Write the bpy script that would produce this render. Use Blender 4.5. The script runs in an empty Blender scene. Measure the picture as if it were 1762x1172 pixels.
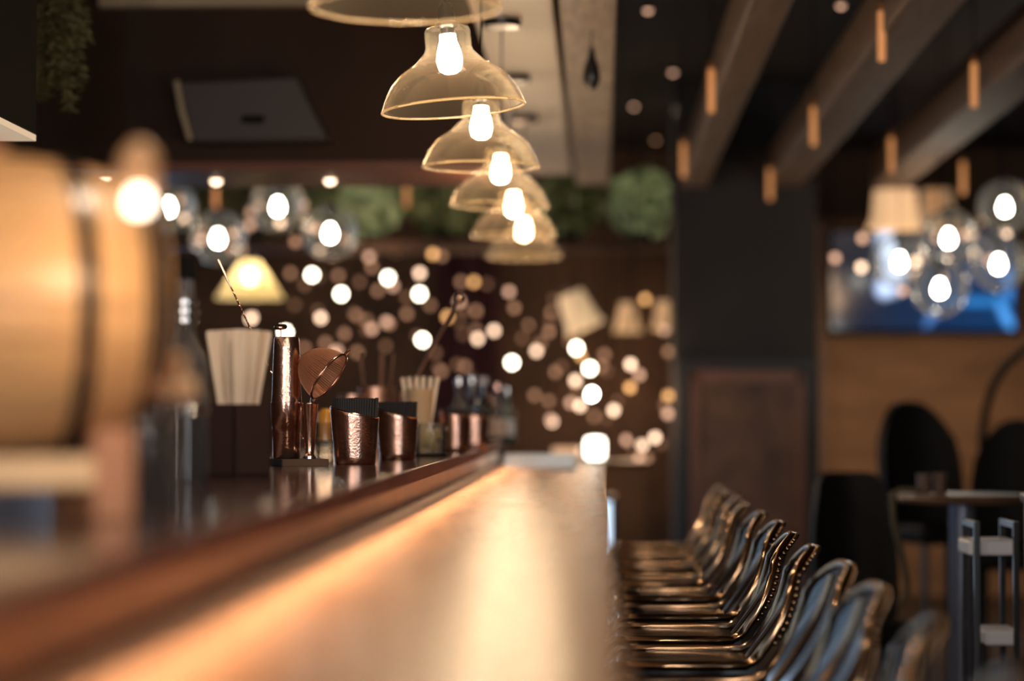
import bpy, math, random
from mathutils import Vector, Matrix, Euler
random.seed(7)
R = math.radians
PI = math.pi
scene = bpy.context.scene
C = scene.collection

# ------------------------------------------------------------------ camera
FPX = 1762 * 85 / 36.0
CAM = Vector((0, 0, 1.30))
YAW = math.atan(149 / FPX)
PITCH = math.atan(129 / FPX)
cd = bpy.data.cameras.new('camera')
cam = bpy.data.objects.new('camera', cd)
C.objects.link(cam)
cam.location = CAM
cam.rotation_euler = (PI / 2 + PITCH, 0, YAW)
cd.lens = 85
cd.sensor_width = 36
cd.clip_start = 0.05
cd.dof.use_dof = True
cd.dof.focus_distance = 5.85
cd.dof.aperture_fstop = 1.4
scene.camera = cam
_R = Vector((math.cos(YAW), math.sin(YAW), 0))
_U = Vector((math.sin(YAW) * math.sin(PITCH), -math.cos(YAW) * math.sin(PITCH), math.cos(PITCH)))
_F = Vector((-math.sin(YAW) * math.cos(PITCH), math.cos(YAW) * math.cos(PITCH), math.sin(PITCH)))

def P(u, v, Y):
    d = _R * ((u - 881) / FPX) + _U * ((586 - v) / FPX) + _F
    return CAM + d * (Y / d.y)

def px(n, Y):
    return n * Y / FPX

# ------------------------------------------------------------------ world, light, exposure
w = bpy.data.worlds.new('world')
scene.world = w
w.use_nodes = True
w.node_tree.nodes['Background'].inputs[0].default_value = (0.9, 0.62, 0.45, 1)
w.node_tree.nodes['Background'].inputs[1].default_value = 0.02
scene.view_settings.view_transform = 'Standard'
scene.view_settings.look = 'None'
scene.view_settings.gamma = 1
scene.view_settings.exposure = 0.22
scene.view_settings.use_curve_mapping = False
cy = scene.cycles
cy.use_denoising = True
cy.use_adaptive_sampling = False
cy.max_bounces = 8
cy.diffuse_bounces = 3
cy.glossy_bounces = 4
cy.transparent_max_bounces = 40
cy.transmission_bounces = 8
cy.caustics_reflective = False
cy.caustics_refractive = False
cy.sample_clamp_indirect = 4
cy.blur_glossy = 1.0

def area_light(name, loc, rot, sx, sy, power, col):
    l = bpy.data.lights.new(name, 'AREA')
    l.shape = 'RECTANGLE'
    l.size = sx
    l.size_y = sy
    l.energy = power
    l.color = col
    o = bpy.data.objects.new(name, l)
    o.location = loc
    o.rotation_euler = rot
    C.objects.link(o)
    return o

# cool area lights added for the stools' blue sheen, by unseen left and back windows
area_light('window_daylight', (-3.9, 12.6, 2.35), (0, R(-90), 0), 1.55, 5.4, 22, (0.50, 0.72, 1.0))
area_light('window_daylight', (-3.62, 18.05, 1.55), (R(-90), 0, 0), 0.62, 1.2, 10, (0.50, 0.72, 1.0))
# area lights added for copper highlights, in unseen windows behind the photographer
for wx, wc in ((-2.7, (1.0, 0.92, 0.88)), (-0.3, (1.0, 0.92, 0.88)), (2.75, (0.86, 0.93, 1.0))):
    area_light('window_daylight', (wx, -2.9, 1.75), (R(90), 0, 0), 1.0, 1.7, 60 if wx > 0 else 92, wc)

def point(name, loc, power, col, r=0.03):
    l = bpy.data.lights.new(name, 'POINT')
    l.energy = power
    l.color = col
    l.shadow_soft_size = r
    o = bpy.data.objects.new(name, l)
    o.location = loc
    C.objects.link(o)
    return o

def spot(name, loc, target, power, col, size=60, blend=0.7, r=0.04):
    l = bpy.data.lights.new(name, 'SPOT')
    l.energy = power
    l.color = col
    l.spot_size = R(size)
    l.spot_blend = blend
    l.shadow_soft_size = r
    o = bpy.data.objects.new(name, l)
    o.location = loc
    o.rotation_euler = (Vector(target) - Vector(loc)).to_track_quat('-Z', 'Y').to_euler()
    C.objects.link(o)
    return o

# ------------------------------------------------------------------ materials
def pm(name, col, rough=0.5, metal=0.0, coat=0.0, emis=None, es=0.0, var=0.0, vscale=8.0, bump=0.0, bscale=60.0,
       stretch=(1, 1, 1), col2=None, trans=0.0, spec=0.5):
    m = bpy.data.materials.new(name)
    m.use_nodes = True
    nt = m.node_tree
    b = nt.nodes['Principled BSDF']
    b.inputs['Base Color'].default_value = (*col, 1)
    b.inputs['Roughness'].default_value = rough
    b.inputs['Metallic'].default_value = metal
    b.inputs['Coat Weight'].default_value = coat
    b.inputs['Coat Roughness'].default_value = 0.08
    b.inputs['Specular IOR Level'].default_value = spec
    b.inputs['Transmission Weight'].default_value = trans
    if emis:
        b.inputs['Emission Color'].default_value = (*emis, 1)
        b.inputs['Emission Strength'].default_value = es
    if var or col2 or bump:
        tc = nt.nodes.new('ShaderNodeTexCoord')
        mp = nt.nodes.new('ShaderNodeMapping')
        mp.inputs['Scale'].default_value = stretch
        nt.links.new(tc.outputs['Object'], mp.inputs['Vector'])
    if var or col2:
        n = nt.nodes.new('ShaderNodeTexNoise')
        n.inputs['Scale'].default_value = vscale
        n.inputs['Detail'].default_value = 5
        nt.links.new(mp.outputs[0], n.inputs['Vector'])
        r = nt.nodes.new('ShaderNodeValToRGB')
        r.color_ramp.elements[0].position = 0.3
        r.color_ramp.elements[1].position = 0.7
        c2 = col2 if col2 else tuple(c * (1 - var) for c in col)
        r.color_ramp.elements[0].color = (*c2, 1)
        r.color_ramp.elements[1].color = (*col, 1)
        nt.links.new(n.outputs['Fac'], r.inputs['Fac'])
        nt.links.new(r.outputs[0], b.inputs['Base Color'])
    if bump:
        n2 = nt.nodes.new('ShaderNodeTexNoise')
        n2.inputs['Scale'].default_value = bscale
        n2.inputs['Detail'].default_value = 4
        nt.links.new(mp.outputs[0], n2.inputs['Vector'])
        bp = nt.nodes.new('ShaderNodeBump')
        bp.inputs['Strength'].default_value = bump
        bp.inputs['Distance'].default_value = 0.004
        nt.links.new(n2.outputs['Fac'], bp.inputs['Height'])
        nt.links.new(bp.outputs[0], b.inputs['Normal'])
    return m

def emit(name, col, s):
    m = bpy.data.materials.new(name)
    m.use_nodes = True
    nt = m.node_tree
    nt.nodes.clear()
    e = nt.nodes.new('ShaderNodeEmission')
    e.inputs[0].default_value = (*col, 1)
    e.inputs[1].default_value = s
    o = nt.nodes.new('ShaderNodeOutputMaterial')
    nt.links.new(e.outputs[0], o.inputs[0])
    return m

def thin_glass(name, tint, dust, dustcol, refl=1.0, rough=0.03):
    """clear glass wall: fresnel reflection over tinted see-through, with a light film that scatters"""
    m = bpy.data.materials.new(name)
    m.use_nodes = True
    nt = m.node_tree
    nt.nodes.clear()
    o = nt.nodes.new('ShaderNodeOutputMaterial')
    tr = nt.nodes.new('ShaderNodeBsdfTransparent')
    tr.inputs[0].default_value = (*tint, 1)
    tl = nt.nodes.new('ShaderNodeBsdfTranslucent')
    tl.inputs[0].default_value = (*dustcol, 1)
    df = nt.nodes.new('ShaderNodeBsdfDiffuse')
    df.inputs[0].default_value = (*dustcol, 1)
    md = nt.nodes.new('ShaderNodeMixShader')
    md.inputs[0].default_value = 0.5
    nt.links.new(tl.outputs[0], md.inputs[1])
    nt.links.new(df.outputs[0], md.inputs[2])
    lw2 = nt.nodes.new('ShaderNodeLayerWeight')
    lw2.inputs[0].default_value = 0.35
    mm = nt.nodes.new('ShaderNodeMath')
    mm.operation = 'MULTIPLY_ADD'
    mm.inputs[1].default_value = dust * 2.2
    mm.inputs[2].default_value = dust * 0.6
    nt.links.new(lw2.outputs['Facing'], mm.inputs[0])
    m1 = nt.nodes.new('ShaderNodeMixShader')
    nt.links.new(mm.outputs[0], m1.inputs[0])
    nt.links.new(tr.outputs[0], m1.inputs[1])
    nt.links.new(md.outputs[0], m1.inputs[2])
    gl = nt.nodes.new('ShaderNodeBsdfGlossy')
    gl.inputs['Roughness'].default_value = rough
    lw = nt.nodes.new('ShaderNodeLayerWeight')
    lw.inputs[0].default_value = 0.22
    mr = nt.nodes.new('ShaderNodeMath')
    mr.operation = 'MULTIPLY'
    mr.inputs[1].default_value = refl
    nt.links.new(lw.outputs['Fresnel'], mr.inputs[0])
    m2 = nt.nodes.new('ShaderNodeMixShader')
    nt.links.new(mr.outputs[0], m2.inputs[0])
    nt.links.new(m1.outputs[0], m2.inputs[1])
    nt.links.new(gl.outputs[0], m2.inputs[2])
    nt.links.new(m2.outputs[0], o.inputs[0])
    return m

WARM = (1.0, 0.75, 0.50)
M = {}
M['floor'] = pm('floor_dark', (0.03, 0.022, 0.018), 0.45, var=0.5, vscale=3)
M['ceiling'] = pm('ceiling_black', (0.009, 0.007, 0.006), 0.8, var=0.3, vscale=3)
M['wall_dark'] = pm('wall_dark', (0.11, 0.058, 0.030), 0.8, var=0.6, vscale=1.6)
M['wall_brown'] = pm('wall_brown', (0.30, 0.165, 0.085), 0.75, var=0.35, vscale=2.0, stretch=(1, 1, 4))
M['white_panel'] = pm('white_panel', (0.88, 0.80, 0.72), 0.6, var=0.08, vscale=3)
M['grey_wood'] = pm('grey_wood', (0.46, 0.37, 0.30), 0.6, var=0.45, vscale=6, stretch=(6, 0.6, 6), bump=0.3)
M['beam_wood'] = pm('beam_wood', (0.23, 0.15, 0.11), 0.6, var=0.4, vscale=5, stretch=(5, 0.5, 5), bump=0.3)
M['bulkhead'] = pm('bulkhead_dark', (0.060, 0.034, 0.024), 0.75, spec=0.2, var=0.3, vscale=2)
M['redwood'] = pm('redwood_edge', (0.22, 0.065, 0.028), 0.5, var=0.4, vscale=6, stretch=(0.5, 6, 6))
M['cream'] = pm('cream_paint', (0.55, 0.46, 0.33), 0.6, var=0.1, vscale=3)
M['pillar'] = pm('pillar_charcoal', (0.036, 0.027, 0.023), 0.7, var=0.25, vscale=4)
M['frame_black'] = pm('black_frame', (0.014, 0.013, 0.013), 0.5)
M['panel_rust'] = pm('rust_panel', (0.24, 0.11, 0.06), 0.6, col2=(0.075, 0.042, 0.026), vscale=5)
M['bar_wood'] = pm('bar_lacquer', (0.30, 0.140, 0.068), 0.25, metal=0.0, spec=0.03, var=0.22, vscale=2.5, stretch=(7, 0.7, 7), bump=0.08, bscale=240, coat=0.0)
M['bar_wood'].node_tree.nodes['Principled BSDF'].inputs['Specular Tint'].default_value = (1.0, 0.66, 0.42, 1)
M['bar_grey'] = pm('bar_front_grey', (0.32, 0.32, 0.33), 0.5, var=0.15, vscale=4)
M['bar_front'] = pm('bar_front', (0.05, 0.03, 0.022), 0.5, var=0.4, vscale=4)
M['ledge_wood'] = pm('ledge_lacquer', (0.080, 0.032, 0.028), 0.16, var=0.3, vscale=3, stretch=(5, 0.5, 5), coat=0.5)
M['ledge_face'] = M['ledge_wood']
M['riser'] = pm('riser_copper', (0.46, 0.20, 0.10), 0.30, var=0.3, vscale=5, metal=0.3)
M['led'] = emit('led_strip', (1.0, 0.66, 0.40), 1.5)
M['copper'] = pm('polished_copper', (0.88, 0.55, 0.42), 0.17, metal=1.0, var=0.12, vscale=25, bump=0.10, bscale=160)
M['copper_worn'] = pm('worn_copper', (0.90, 0.56, 0.43), 0.20, metal=1.0, var=0.22, vscale=70, bump=0.16, bscale=220)
M['copper_mesh'] = pm('copper_mesh', (0.72, 0.40, 0.26), 0.42, metal=0.85)
M['copper_soft'] = pm('brushed_copper', (0.90, 0.55, 0.40), 0.42, metal=1.0, var=0.2, vscale=30)
M['silver'] = pm('silver_metal', (0.70, 0.68, 0.66), 0.2, metal=1.0)
M['grey_metal'] = pm('grey_metal', (0.30, 0.31, 0.30), 0.3, metal=0.6, var=0.2)
M['black_card'] = pm('black_card', (0.013, 0.011, 0.011), 0.7)
M['holder'] = pm('holder_brown', (0.062, 0.034, 0.030), 0.42, var=0.2, vscale=6)
M['stirrer'] = pm('birch_stirrer', (0.93, 0.73, 0.53), 0.5, var=0.22, vscale=9, stretch=(8, 8, 1))
M['stave'] = pm('oak_stave', (0.66, 0.36, 0.15), 0.42, var=0.25, vscale=5, stretch=(1.5, 8, 8))
M['hoop'] = pm('iron_hoop', (0.10, 0.09, 0.088), 0.24, metal=0.9)
M['stand_wood'] = pm('stand_wood', (0.48, 0.20, 0.085), 0.45, var=0.3, vscale=6)
M['stand_pale'] = pm('stand_pale_wood', (0.78, 0.50, 0.26), 0.45, var=0.2, vscale=6)
M['stool'] = pm('stool_black_gloss', (0.012, 0.012, 0.014), 0.17, metal=0.0, coat=0.5, spec=1.0)
M['stool_tube'] = pm('stool_tube', (0.42, 0.26, 0.15), 0.15, metal=1.0, coat=0.0)
M['dark_glass'] = pm('dark_bottle_glass', (0.012, 0.009, 0.012), 0.08, coat=1.0)
M['green_glass'] = pm('green_bottle_glass', (0.02, 0.05, 0.03), 0.08, coat=1.0)
M['amber_drink'] = pm('amber_liquid', (0.75, 0.33, 0.04), 0.15, coat=0.5)
M['pale_label'] = pm('pale_label', (0.55, 0.47, 0.42), 0.5)
M['clear_glass'] = thin_glass('clear_glass', (0.93, 0.93, 0.9), 0.10, (0.8, 0.74, 0.68), 1.0)
M['bottle_clear'] = thin_glass('bottle_clear', (0.75, 0.72, 0.70), 0.22, (0.62, 0.58, 0.56), 1.0)
M['shade_glass'] = thin_glass('shade_glass', (0.985, 0.94, 0.87), 0.017, (0.95, 0.80, 0.62), 0.42)
M['globe_glass'] = thin_glass('globe_glass', (0.93, 0.93, 0.90), 0.045, (0.75, 0.72, 0.66), 0.7)
M['black'] = pm('matte_black', (0.008, 0.007, 0.006), 0.9, spec=0.1)
M['black_metal'] = pm('black_metal', (0.02, 0.02, 0.022), 0.3, metal=0.3, coat=0.2)
M['white'] = pm('white_paint', (0.75, 0.76, 0.80), 0.4)
M['leaf'] = pm('leaf_green', (0.20, 0.24, 0.10), 0.55, var=0.5, vscale=4)
M['leaf_bright'] = pm('leaf_bright_green', (0.34, 0.44, 0.24), 0.5, var=0.5, vscale=5)
M['leaf_olive'] = pm('leaf_olive', (0.14, 0.13, 0.05), 0.6, var=0.4, vscale=5)
M['garnish'] = pm('pale_pasta', (0.70, 0.55, 0.28), 0.5, var=0.25, vscale=30)
M['amber_tube'] = pm('amber_tube', (0.55, 0.25, 0.10), 0.4, emis=(1.0, 0.40, 0.13), es=0.42)
M['copper_cap'] = pm('copper_cap', (0.5, 0.22, 0.09), 0.35, metal=0.8)
M['wood_cap'] = pm('wood_cap', (0.72, 0.38, 0.17), 0.45, var=0.2)
M['bulb_main'] = emit('bulb_main', (1.0, 0.87, 0.68), 45)
M['purple'] = pm('plum_curtain', (0.07, 0.022, 0.035), 0.8, var=0.4, vscale=5, stretch=(8, 1, 0.5))
M['leather'] = pm('dark_leather', (0.012, 0.010, 0.009), 0.6, var=0.3, spec=0.15)
M['table_wood'] = pm('table_wood', (0.16, 0.085, 0.05), 0.35, var=0.3, vscale=5)
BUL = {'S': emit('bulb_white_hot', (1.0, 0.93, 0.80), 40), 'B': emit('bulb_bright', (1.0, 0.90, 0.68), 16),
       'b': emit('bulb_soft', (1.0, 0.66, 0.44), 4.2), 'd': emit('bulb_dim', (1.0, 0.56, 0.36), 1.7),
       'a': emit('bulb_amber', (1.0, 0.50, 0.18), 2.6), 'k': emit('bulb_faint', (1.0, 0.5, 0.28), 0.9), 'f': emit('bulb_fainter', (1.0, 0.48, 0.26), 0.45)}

# ------------------------------------------------------------------ mesh builder
class MB:
    def __init__(s):
        s.v = []
        s.f = []
    def add(s, vs, fs, mat=None):
        o = len(s.v)
        for p in vs:
            p = Vector(p)
            s.v.append(tuple(mat @ p) if mat is not None else tuple(p))
        s.f += [tuple(i + o for i in f) for f in fs]
        return s
    def box(s, c, size, mat=None):
        x, y, z = (a / 2 for a in size)
        vs = [(c[0] + a * x, c[1] + b * y, c[2] + d * z) for a in (-1, 1) for b in (-1, 1) for d in (-1, 1)]
        return s.add(vs, [(0, 1, 3, 2), (4, 6, 7, 5), (0, 4, 5, 1), (2, 3, 7, 6), (0, 2, 6, 4), (1, 5, 7, 3)], mat)
    def lathe(s, prof, seg=32, c=(0, 0, 0), mat=None, closed=False):
        vs, fs = [], []
        n = len(prof)
        for i in range(seg):
            a = 2 * PI * i / seg
            for r, z in prof:
                vs.append((c[0] + r * math.cos(a), c[1] + r * math.sin(a), c[2] + z))
        m = n if closed else n - 1
        for i in range(seg):
            j = (i + 1) % seg
            for k in range(m):
                q = (k + 1) % n
                fs.append((i * n + k, j * n + k, j * n + q, i * n + q))
        return s.add(vs, fs, mat)
    def sphere(s, c, r, seg=16, rings=10, sc=(1, 1, 1), mat=None):
        prof = [(max(1e-5, r * math.sin(PI * k / rings)), -r * math.cos(PI * k / rings)) for k in range(rings + 1)]
        vs, fs = [], []
        n = rings + 1
        for i in range(seg):
            a = 2 * PI * i / seg
            for q, z in prof:
                vs.append((c[0] + q * math.cos(a) * sc[0], c[1] + q * math.sin(a) * sc[1], c[2] + z * sc[2]))
        for i in range(seg):
            j = (i + 1) % seg
            for k in range(n - 1):
                fs.append((i * n + k, j * n + k, j * n + k + 1, i * n + k + 1))
        return s.add(vs, fs, mat)
    def tube(s, pts, r, seg=8, closed=False, mat=None, cap=True):
        pts = [Vector(p) for p in pts]
        n = len(pts)
        rr = r if isinstance(r, (list, tuple)) else [r] * n
        vs, fs = [], []
        up = None
        for i, p in enumerate(pts):
            if closed:
                t = pts[(i + 1) % n] - pts[i - 1]
            else:
                t = pts[min(i + 1, n - 1)] - pts[max(i - 1, 0)]
            t.normalize()
            if up is None:
                up = Vector((0, 0, 1)) if abs(t.z) < 0.9 else Vector((1, 0, 0))
            a = t.cross(up).normalized()
            b = a.cross(t).normalized()
            up = b
            for k in range(seg):
                th = 2 * PI * k / seg
                vs.append(p + (a * math.cos(th) + b * math.sin(th)) * rr[i])
        for i in range(n if closed else n - 1):
            j = (i + 1) % n
            for k in range(seg):
                q = (k + 1) % seg
                fs.append((i * seg + k, i * seg + q, j * seg + q, j * seg + k))
        if cap and not closed:
            fs.append(tuple(range(seg - 1, -1, -1)))
            fs.append(tuple((n - 1) * seg + k for k in range(seg)))
        return s.add(vs, fs, mat)
    def build(s, name, mat, parent=None, smooth=False, bevel=0.0, bseg=2):
        me = bpy.data.meshes.new(name)
        me.from_pydata(s.v, [], s.f)
        me.materials.append(mat)
        me.update()
        if smooth:
            for p in me.polygons:
                p.use_smooth = True
            try:
                me.set_sharp_from_angle(angle=R(45))
            except Exception:
                pass
        o = bpy.data.objects.new(name, me)
        C.objects.link(o)
        if parent:
            o.parent = parent
        if bevel:
            bm = o.modifiers.new('bevel', 'BEVEL')
            bm.width = bevel
            bm.segments = bseg
            bm.limit_method = 'ANGLE'
        return o

def tag(o, label, cat, group=None, kind=None):
    o['label'] = label
    o['category'] = cat
    if group:
        o['group'] = group
    if kind:
        o['kind'] = kind
    return o

def struct(o, label=None):
    o['kind'] = 'structure'
    if label:
        o['label'] = label
    return o

def thing(name, label, cat, loc=(0, 0, 0), rot=(0, 0, 0), group=None):
    o = bpy.data.objects.new(name, None)
    o.empty_display_size = 0.1
    C.objects.link(o)
    o.location = loc
    o.rotation_euler = rot
    return tag(o, label, cat, group)

def dup(root, loc, rot=None, label=None):
    r = root.copy()
    C.objects.link(r)
    r.location = loc
    if rot is not None:
        r.rotation_euler = rot
    if label:
        r['label'] = label
    for ch in list(root.children):
        c = ch.copy()
        C.objects.link(c)
        c.parent = r
        for g in ch.children:
            d = g.copy()
            C.objects.link(d)
            d.parent = c
    return r

def box(name, lo, hi, mat, parent=None, bevel=0.0):
    c = [(a + b) / 2 for a, b in zip(lo, hi)]
    s = [abs(b - a) for a, b in zip(lo, hi)]
    return MB().box(c, s).build(name, mat, parent, bevel=bevel)

# ================================================================== the setting
XL, XR, YN, YF, ZC = -4.0, 4.2, -3.0, 18.2, 3.3
struct(box('floor', (XL, YN, -0.1), (XR, YF, 0), M['floor']))
struct(box('ceiling', (XL, YN, ZC), (XR, YF, ZC + 0.1), M['ceiling']))
XS = P(1160, 600, 18.2).x
wk = MB()
wk.box(((-3.28 + XR) / 2, YF + 0.05, ZC / 2), (XR + 3.28, 0.1, ZC))
wk.box((XL + 0.02, YF + 0.05, ZC / 2), (0.04, 0.1, ZC))
wk.box((-3.62, YF + 0.05, 0.45), (0.68, 0.1, 0.9))
wk.box((-3.62, YF + 0.05, (2.2 + ZC) / 2), (0.68, 0.1, ZC - 2.2))
struct(wk.build('wall_back', M['wall_dark']))
wb = MB()
for sx in (-0.32, 0, 0.32):
    wb.box((-3.62 + sx, YF + 0.05, 1.55), (0.04, 0.08, 1.3))
for zz in (0.92, 2.18):
    wb.box((-3.62, YF + 0.05, zz), (0.68, 0.08, 0.04))
wo = struct(wb.build('window_5', M['black_metal']))  # unseen panes added for a cool reflection on the stools
for sx in (-0.16, 0.16):
    box('pane', (-3.62 + sx - 0.14, YF + 0.045, 0.94), (-3.62 + sx + 0.14, YF + 0.055, 2.16), M['clear_glass'], wo)
struct(box('wall_right', (XR, YN, 0), (XR + 0.1, YF, ZC), M['wall_dark']))
wf = MB()
wf.box((0.1, YN - 0.05, 0.4), (8.2, 0.1, 0.8))
wf.box((0.1, YN - 0.05, 3.0), (8.2, 0.1, 0.6))
for a, b in ((XL, -3.25), (-2.15, -0.85), (0.25, 2.2), (3.3, XR)):
    wf.box(((a + b) / 2, YN - 0.05, 1.75), (b - a, 0.1, 1.9))
struct(wf.build('wall_front', M['wall_dark']))
for i, wx in enumerate((-2.7, -0.3, 2.75)):
    wb = MB()
    for sx in (-0.52, 0, 0.52):
        wb.box((wx + sx, YN - 0.05, 1.75), (0.05, 0.08, 1.9))
    for zz in (0.83, 2.67):
        wb.box((wx, YN - 0.05, zz), (1.1, 0.08, 0.06))
    wo = struct(wb.build('window_%d' % (i + 2), M['black_metal']))  # added out of view so the copper has highlights
    for sx in (-0.26, 0.26):
        box('pane', (wx + sx - 0.235, YN - 0.055, 0.86), (wx + sx + 0.235, YN - 0.045, 2.64), M['clear_glass'], wo)
# left wall with unseen high panes, added for the cool light
wl = MB()
wl.box((XL - 0.05, (YN + YF) / 2, 0.75), (0.1, YF - YN, 1.5))
wl.box((XL - 0.05, (YN + YF) / 2, 3.25), (0.1, YF - YN, 0.1))
wl.box((XL - 0.05, (YN + 9.8) / 2, 2.35), (0.1, 9.8 - YN, 1.7))
wl.box((XL - 0.05, (15.4 + YF) / 2, 2.35), (0.1, YF - 15.4, 1.7))
struct(wl.build('wall_left', M['wall_dark']))
win = MB()
for yy in (9.83, 11.2, 12.6, 14.0, 15.37):
    win.box((XL - 0.05, yy, 2.35), (0.08, 0.06, 1.7))
for zz in (1.53, 3.17):
    win.box((XL - 0.05, 12.6, zz), (0.08, 5.6, 0.06))
wn = struct(win.build('window_1', M['black_metal']))
for i, (a, b) in enumerate(((9.86, 11.17), (11.23, 12.57), (12.63, 13.97), (14.03, 15.34))):
    box('pane', (XL - 0.055, a, 1.56), (XL - 0.045, b, 3.14), M['clear_glass'], wn)
# brown wall behind the television
struct(box('wall_television', (0.62, 17.6, 0), (XR, YF, 2.72), M['wall_brown']))

# white ceiling panel over the counter and the weathered plank beam beside it
ZB = 2.66
struct(box('trim_1', (-0.43, 1.5, ZB), (-0.150, 13.6, ZB + 0.2), M['white_panel'], bevel=0.01))
struct(box('trim_2', (-0.128, 1.5, ZB - 0.02), (0.062, 14.0, ZB + 0.2), M['grey_wood'], bevel=0.008))
# dark beams on the right
for i, (a, b) in enumerate(((0.50, 0.645), (1.01, 1.21), (1.62, 1.83))):
    struct(box('trim_%d' % (i + 3), (a, 3, ZB), (b, 14.4, ZB + 0.22), M['beam_wood'], bevel=0.01))
# bulkhead over the back bar
struct(box('wall_bulkhead', (XL, 9.5, 2.30), (-0.44, 10.15, ZC), M['bulkhead'], bevel=0.01))
struct(box('trim_6', (XL, 9.47, 2.265), (-0.44, 10.15, 2.30), M['redwood']))
struct(box('trim_7', (P(175, 0, 9.5).x, 9.44, 2.915), (P(545, 0, 9.5).x, 9.498, 3.02), M['cream']))  # cream board put in for the lamplit ceiling strip above the bulkhead
# charcoal pillar
PY = 14.4
pl, pr = P(1160, 700, PY).x, P(1407, 700, PY).x
struct(box('wall_pillar', (pl, PY, 0), (pr, PY + 0.7, ZC), M['pillar'], bevel=0.01))
fp = thing('framed_panel', 'rust brown patterned panel in a black frame on the charcoal pillar', 'panel', (P(1286, 900, PY).x, PY - 0.002, 0.15))
ptop = P(1286, 628, PY).z - 0.15
hw = (pr - pl) / 2 * 0.98
MB().box((0, -0.02, ptop / 2), (hw * 2 - 0.14, 0.02, ptop - 0.02)).build('patterned_panel', M['panel_rust'], fp)
for sx in (-1, 1):
    MB().box((sx * (hw - 0.035), -0.03, ptop / 2), (0.07, 0.055, ptop)).build('frame_stile', M['frame_black'], fp, bevel=0.005)
for zz in (0.0, ptop):
    MB().box((0, -0.03, zz), (hw * 2, 0.056, 0.06)).build('frame_rail', M['frame_black'], fp, bevel=0.005)
for sx in (-1, 1):
    MB().box((sx * (hw - 0.10), -0.036, ptop / 2), (0.045, 0.02, ptop - 0.08)).build('inner_border', pm('border_rust%d' % sx, (0.24, 0.095, 0.055), 0.5), fp)
MB().box((0, -0.036, ptop - 0.07), (hw * 2 - 0.2, 0.02, 0.07)).build('inner_border', pm('border_rust_top', (0.24, 0.095, 0.055), 0.5), fp)

# ================================================================== the bar
BT, LT = 1.10, 1.18
bar = thing('bar_counter', 'long glossy wooden bar counter running away from the camera', 'counter', (0, 0, 0))
for a, b in ((-1.2, 5.295), (5.300, 9.75)):
    MB().box((-0.215, (a + b) / 2, BT - 0.02), (0.47, b - a, 0.04)).build('counter_slab', M['bar_wood'], bar, bevel=0.004)
MB().box((-0.36, 4.3, 0.53), (0.16, 10.7, 1.06)).build('front_panel', M['bar_grey'], bar)
MB().box((-0.10, 4.3, 0.25), (0.03, 10.6, 0.03)).build('foot_rail', M['copper_cap'], bar, bevel=0.006)
MB().box((-0.12, 4.3, 1.0575), (0.014, 10.4, 0.005)).build('under_counter_strip', emit('cool_strip', (0.55, 0.74, 1.0), 2.0), bar)
for k in range(11):
    al = area_light('under_counter_light', (-0.12, -0.7 + k, 1.054), (0, R(48), 0), 0.01, 0.98, 3.2, (0.48, 0.72, 1.0))
    al.data.spread = R(120)
ledge = thing('bar_ledge', 'dark plum lacquered raised ledge behind the bar counter', 'ledge', (0, 0, 0))
MB().box((-0.738, 4.7, LT - 0.014), (0.644, 12.0, 0.028)).build('ledge_slab', M['ledge_wood'], ledge, bevel=0.002)
MB().box((-0.413, 4.7, LT - 0.0145), (0.006, 12.0, 0.029)).build('edge_band', pm('plum_edge', (0.12, 0.052, 0.045), 0.6, var=0.25, vscale=4, stretch=(5, 0.5, 5), spec=0.08), ledge, bevel=0.0015)
MB().box((-0.447, 4.6, BT + 0.026), (0.02, 11.8, 0.052)).build('riser', M['riser'], ledge)
for k in range(11):
    al = area_light('ledge_strip_light', (-0.4245, -0.3 + k, 1.1470), (0, R(-65), 0), 0.006, 0.99, 1.9, (1.0, 0.80, 0.62))  # added under the nosing to lay the bright streak on the counter
    al.data.spread = R(40)
added_led = MB().box((-0.430, 4.7, 1.1495), (0.008, 11.0, 0.004)).build('light_strip', M['led'], ledge)  # added glowing strip that goes with the streak lights
MB().box((-0.76, 4.7, 0.575), (0.58, 11.8, 1.15)).build('cabinet_body', M['bar_front'], ledge)

# ================================================================== glass pendants over the bar
def shade_profile():
    out = [(0.1675, 0.0), (0.1685, 0.004), (0.166, 0.012), (0.160, 0.028), (0.151, 0.047), (0.139, 0.065), (0.124, 0.081),
           (0.106, 0.094), (0.0945, 0.0995), (0.0945, 0.1025), (0.087, 0.1045), (0.076, 0.116), (0.066, 0.126), (0.0575, 0.136), (0.0545, 0.146),
           (0.0545, 0.170), (0.054, 0.184), (0.050, 0.191), (0.042, 0.194), (0.024, 0.195)]
    inn = [(max(0.02, r - 0.003), z - (0.003 if r < 0.05 else 0.0008)) for r, z in reversed(out)]
    return out + inn

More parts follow.
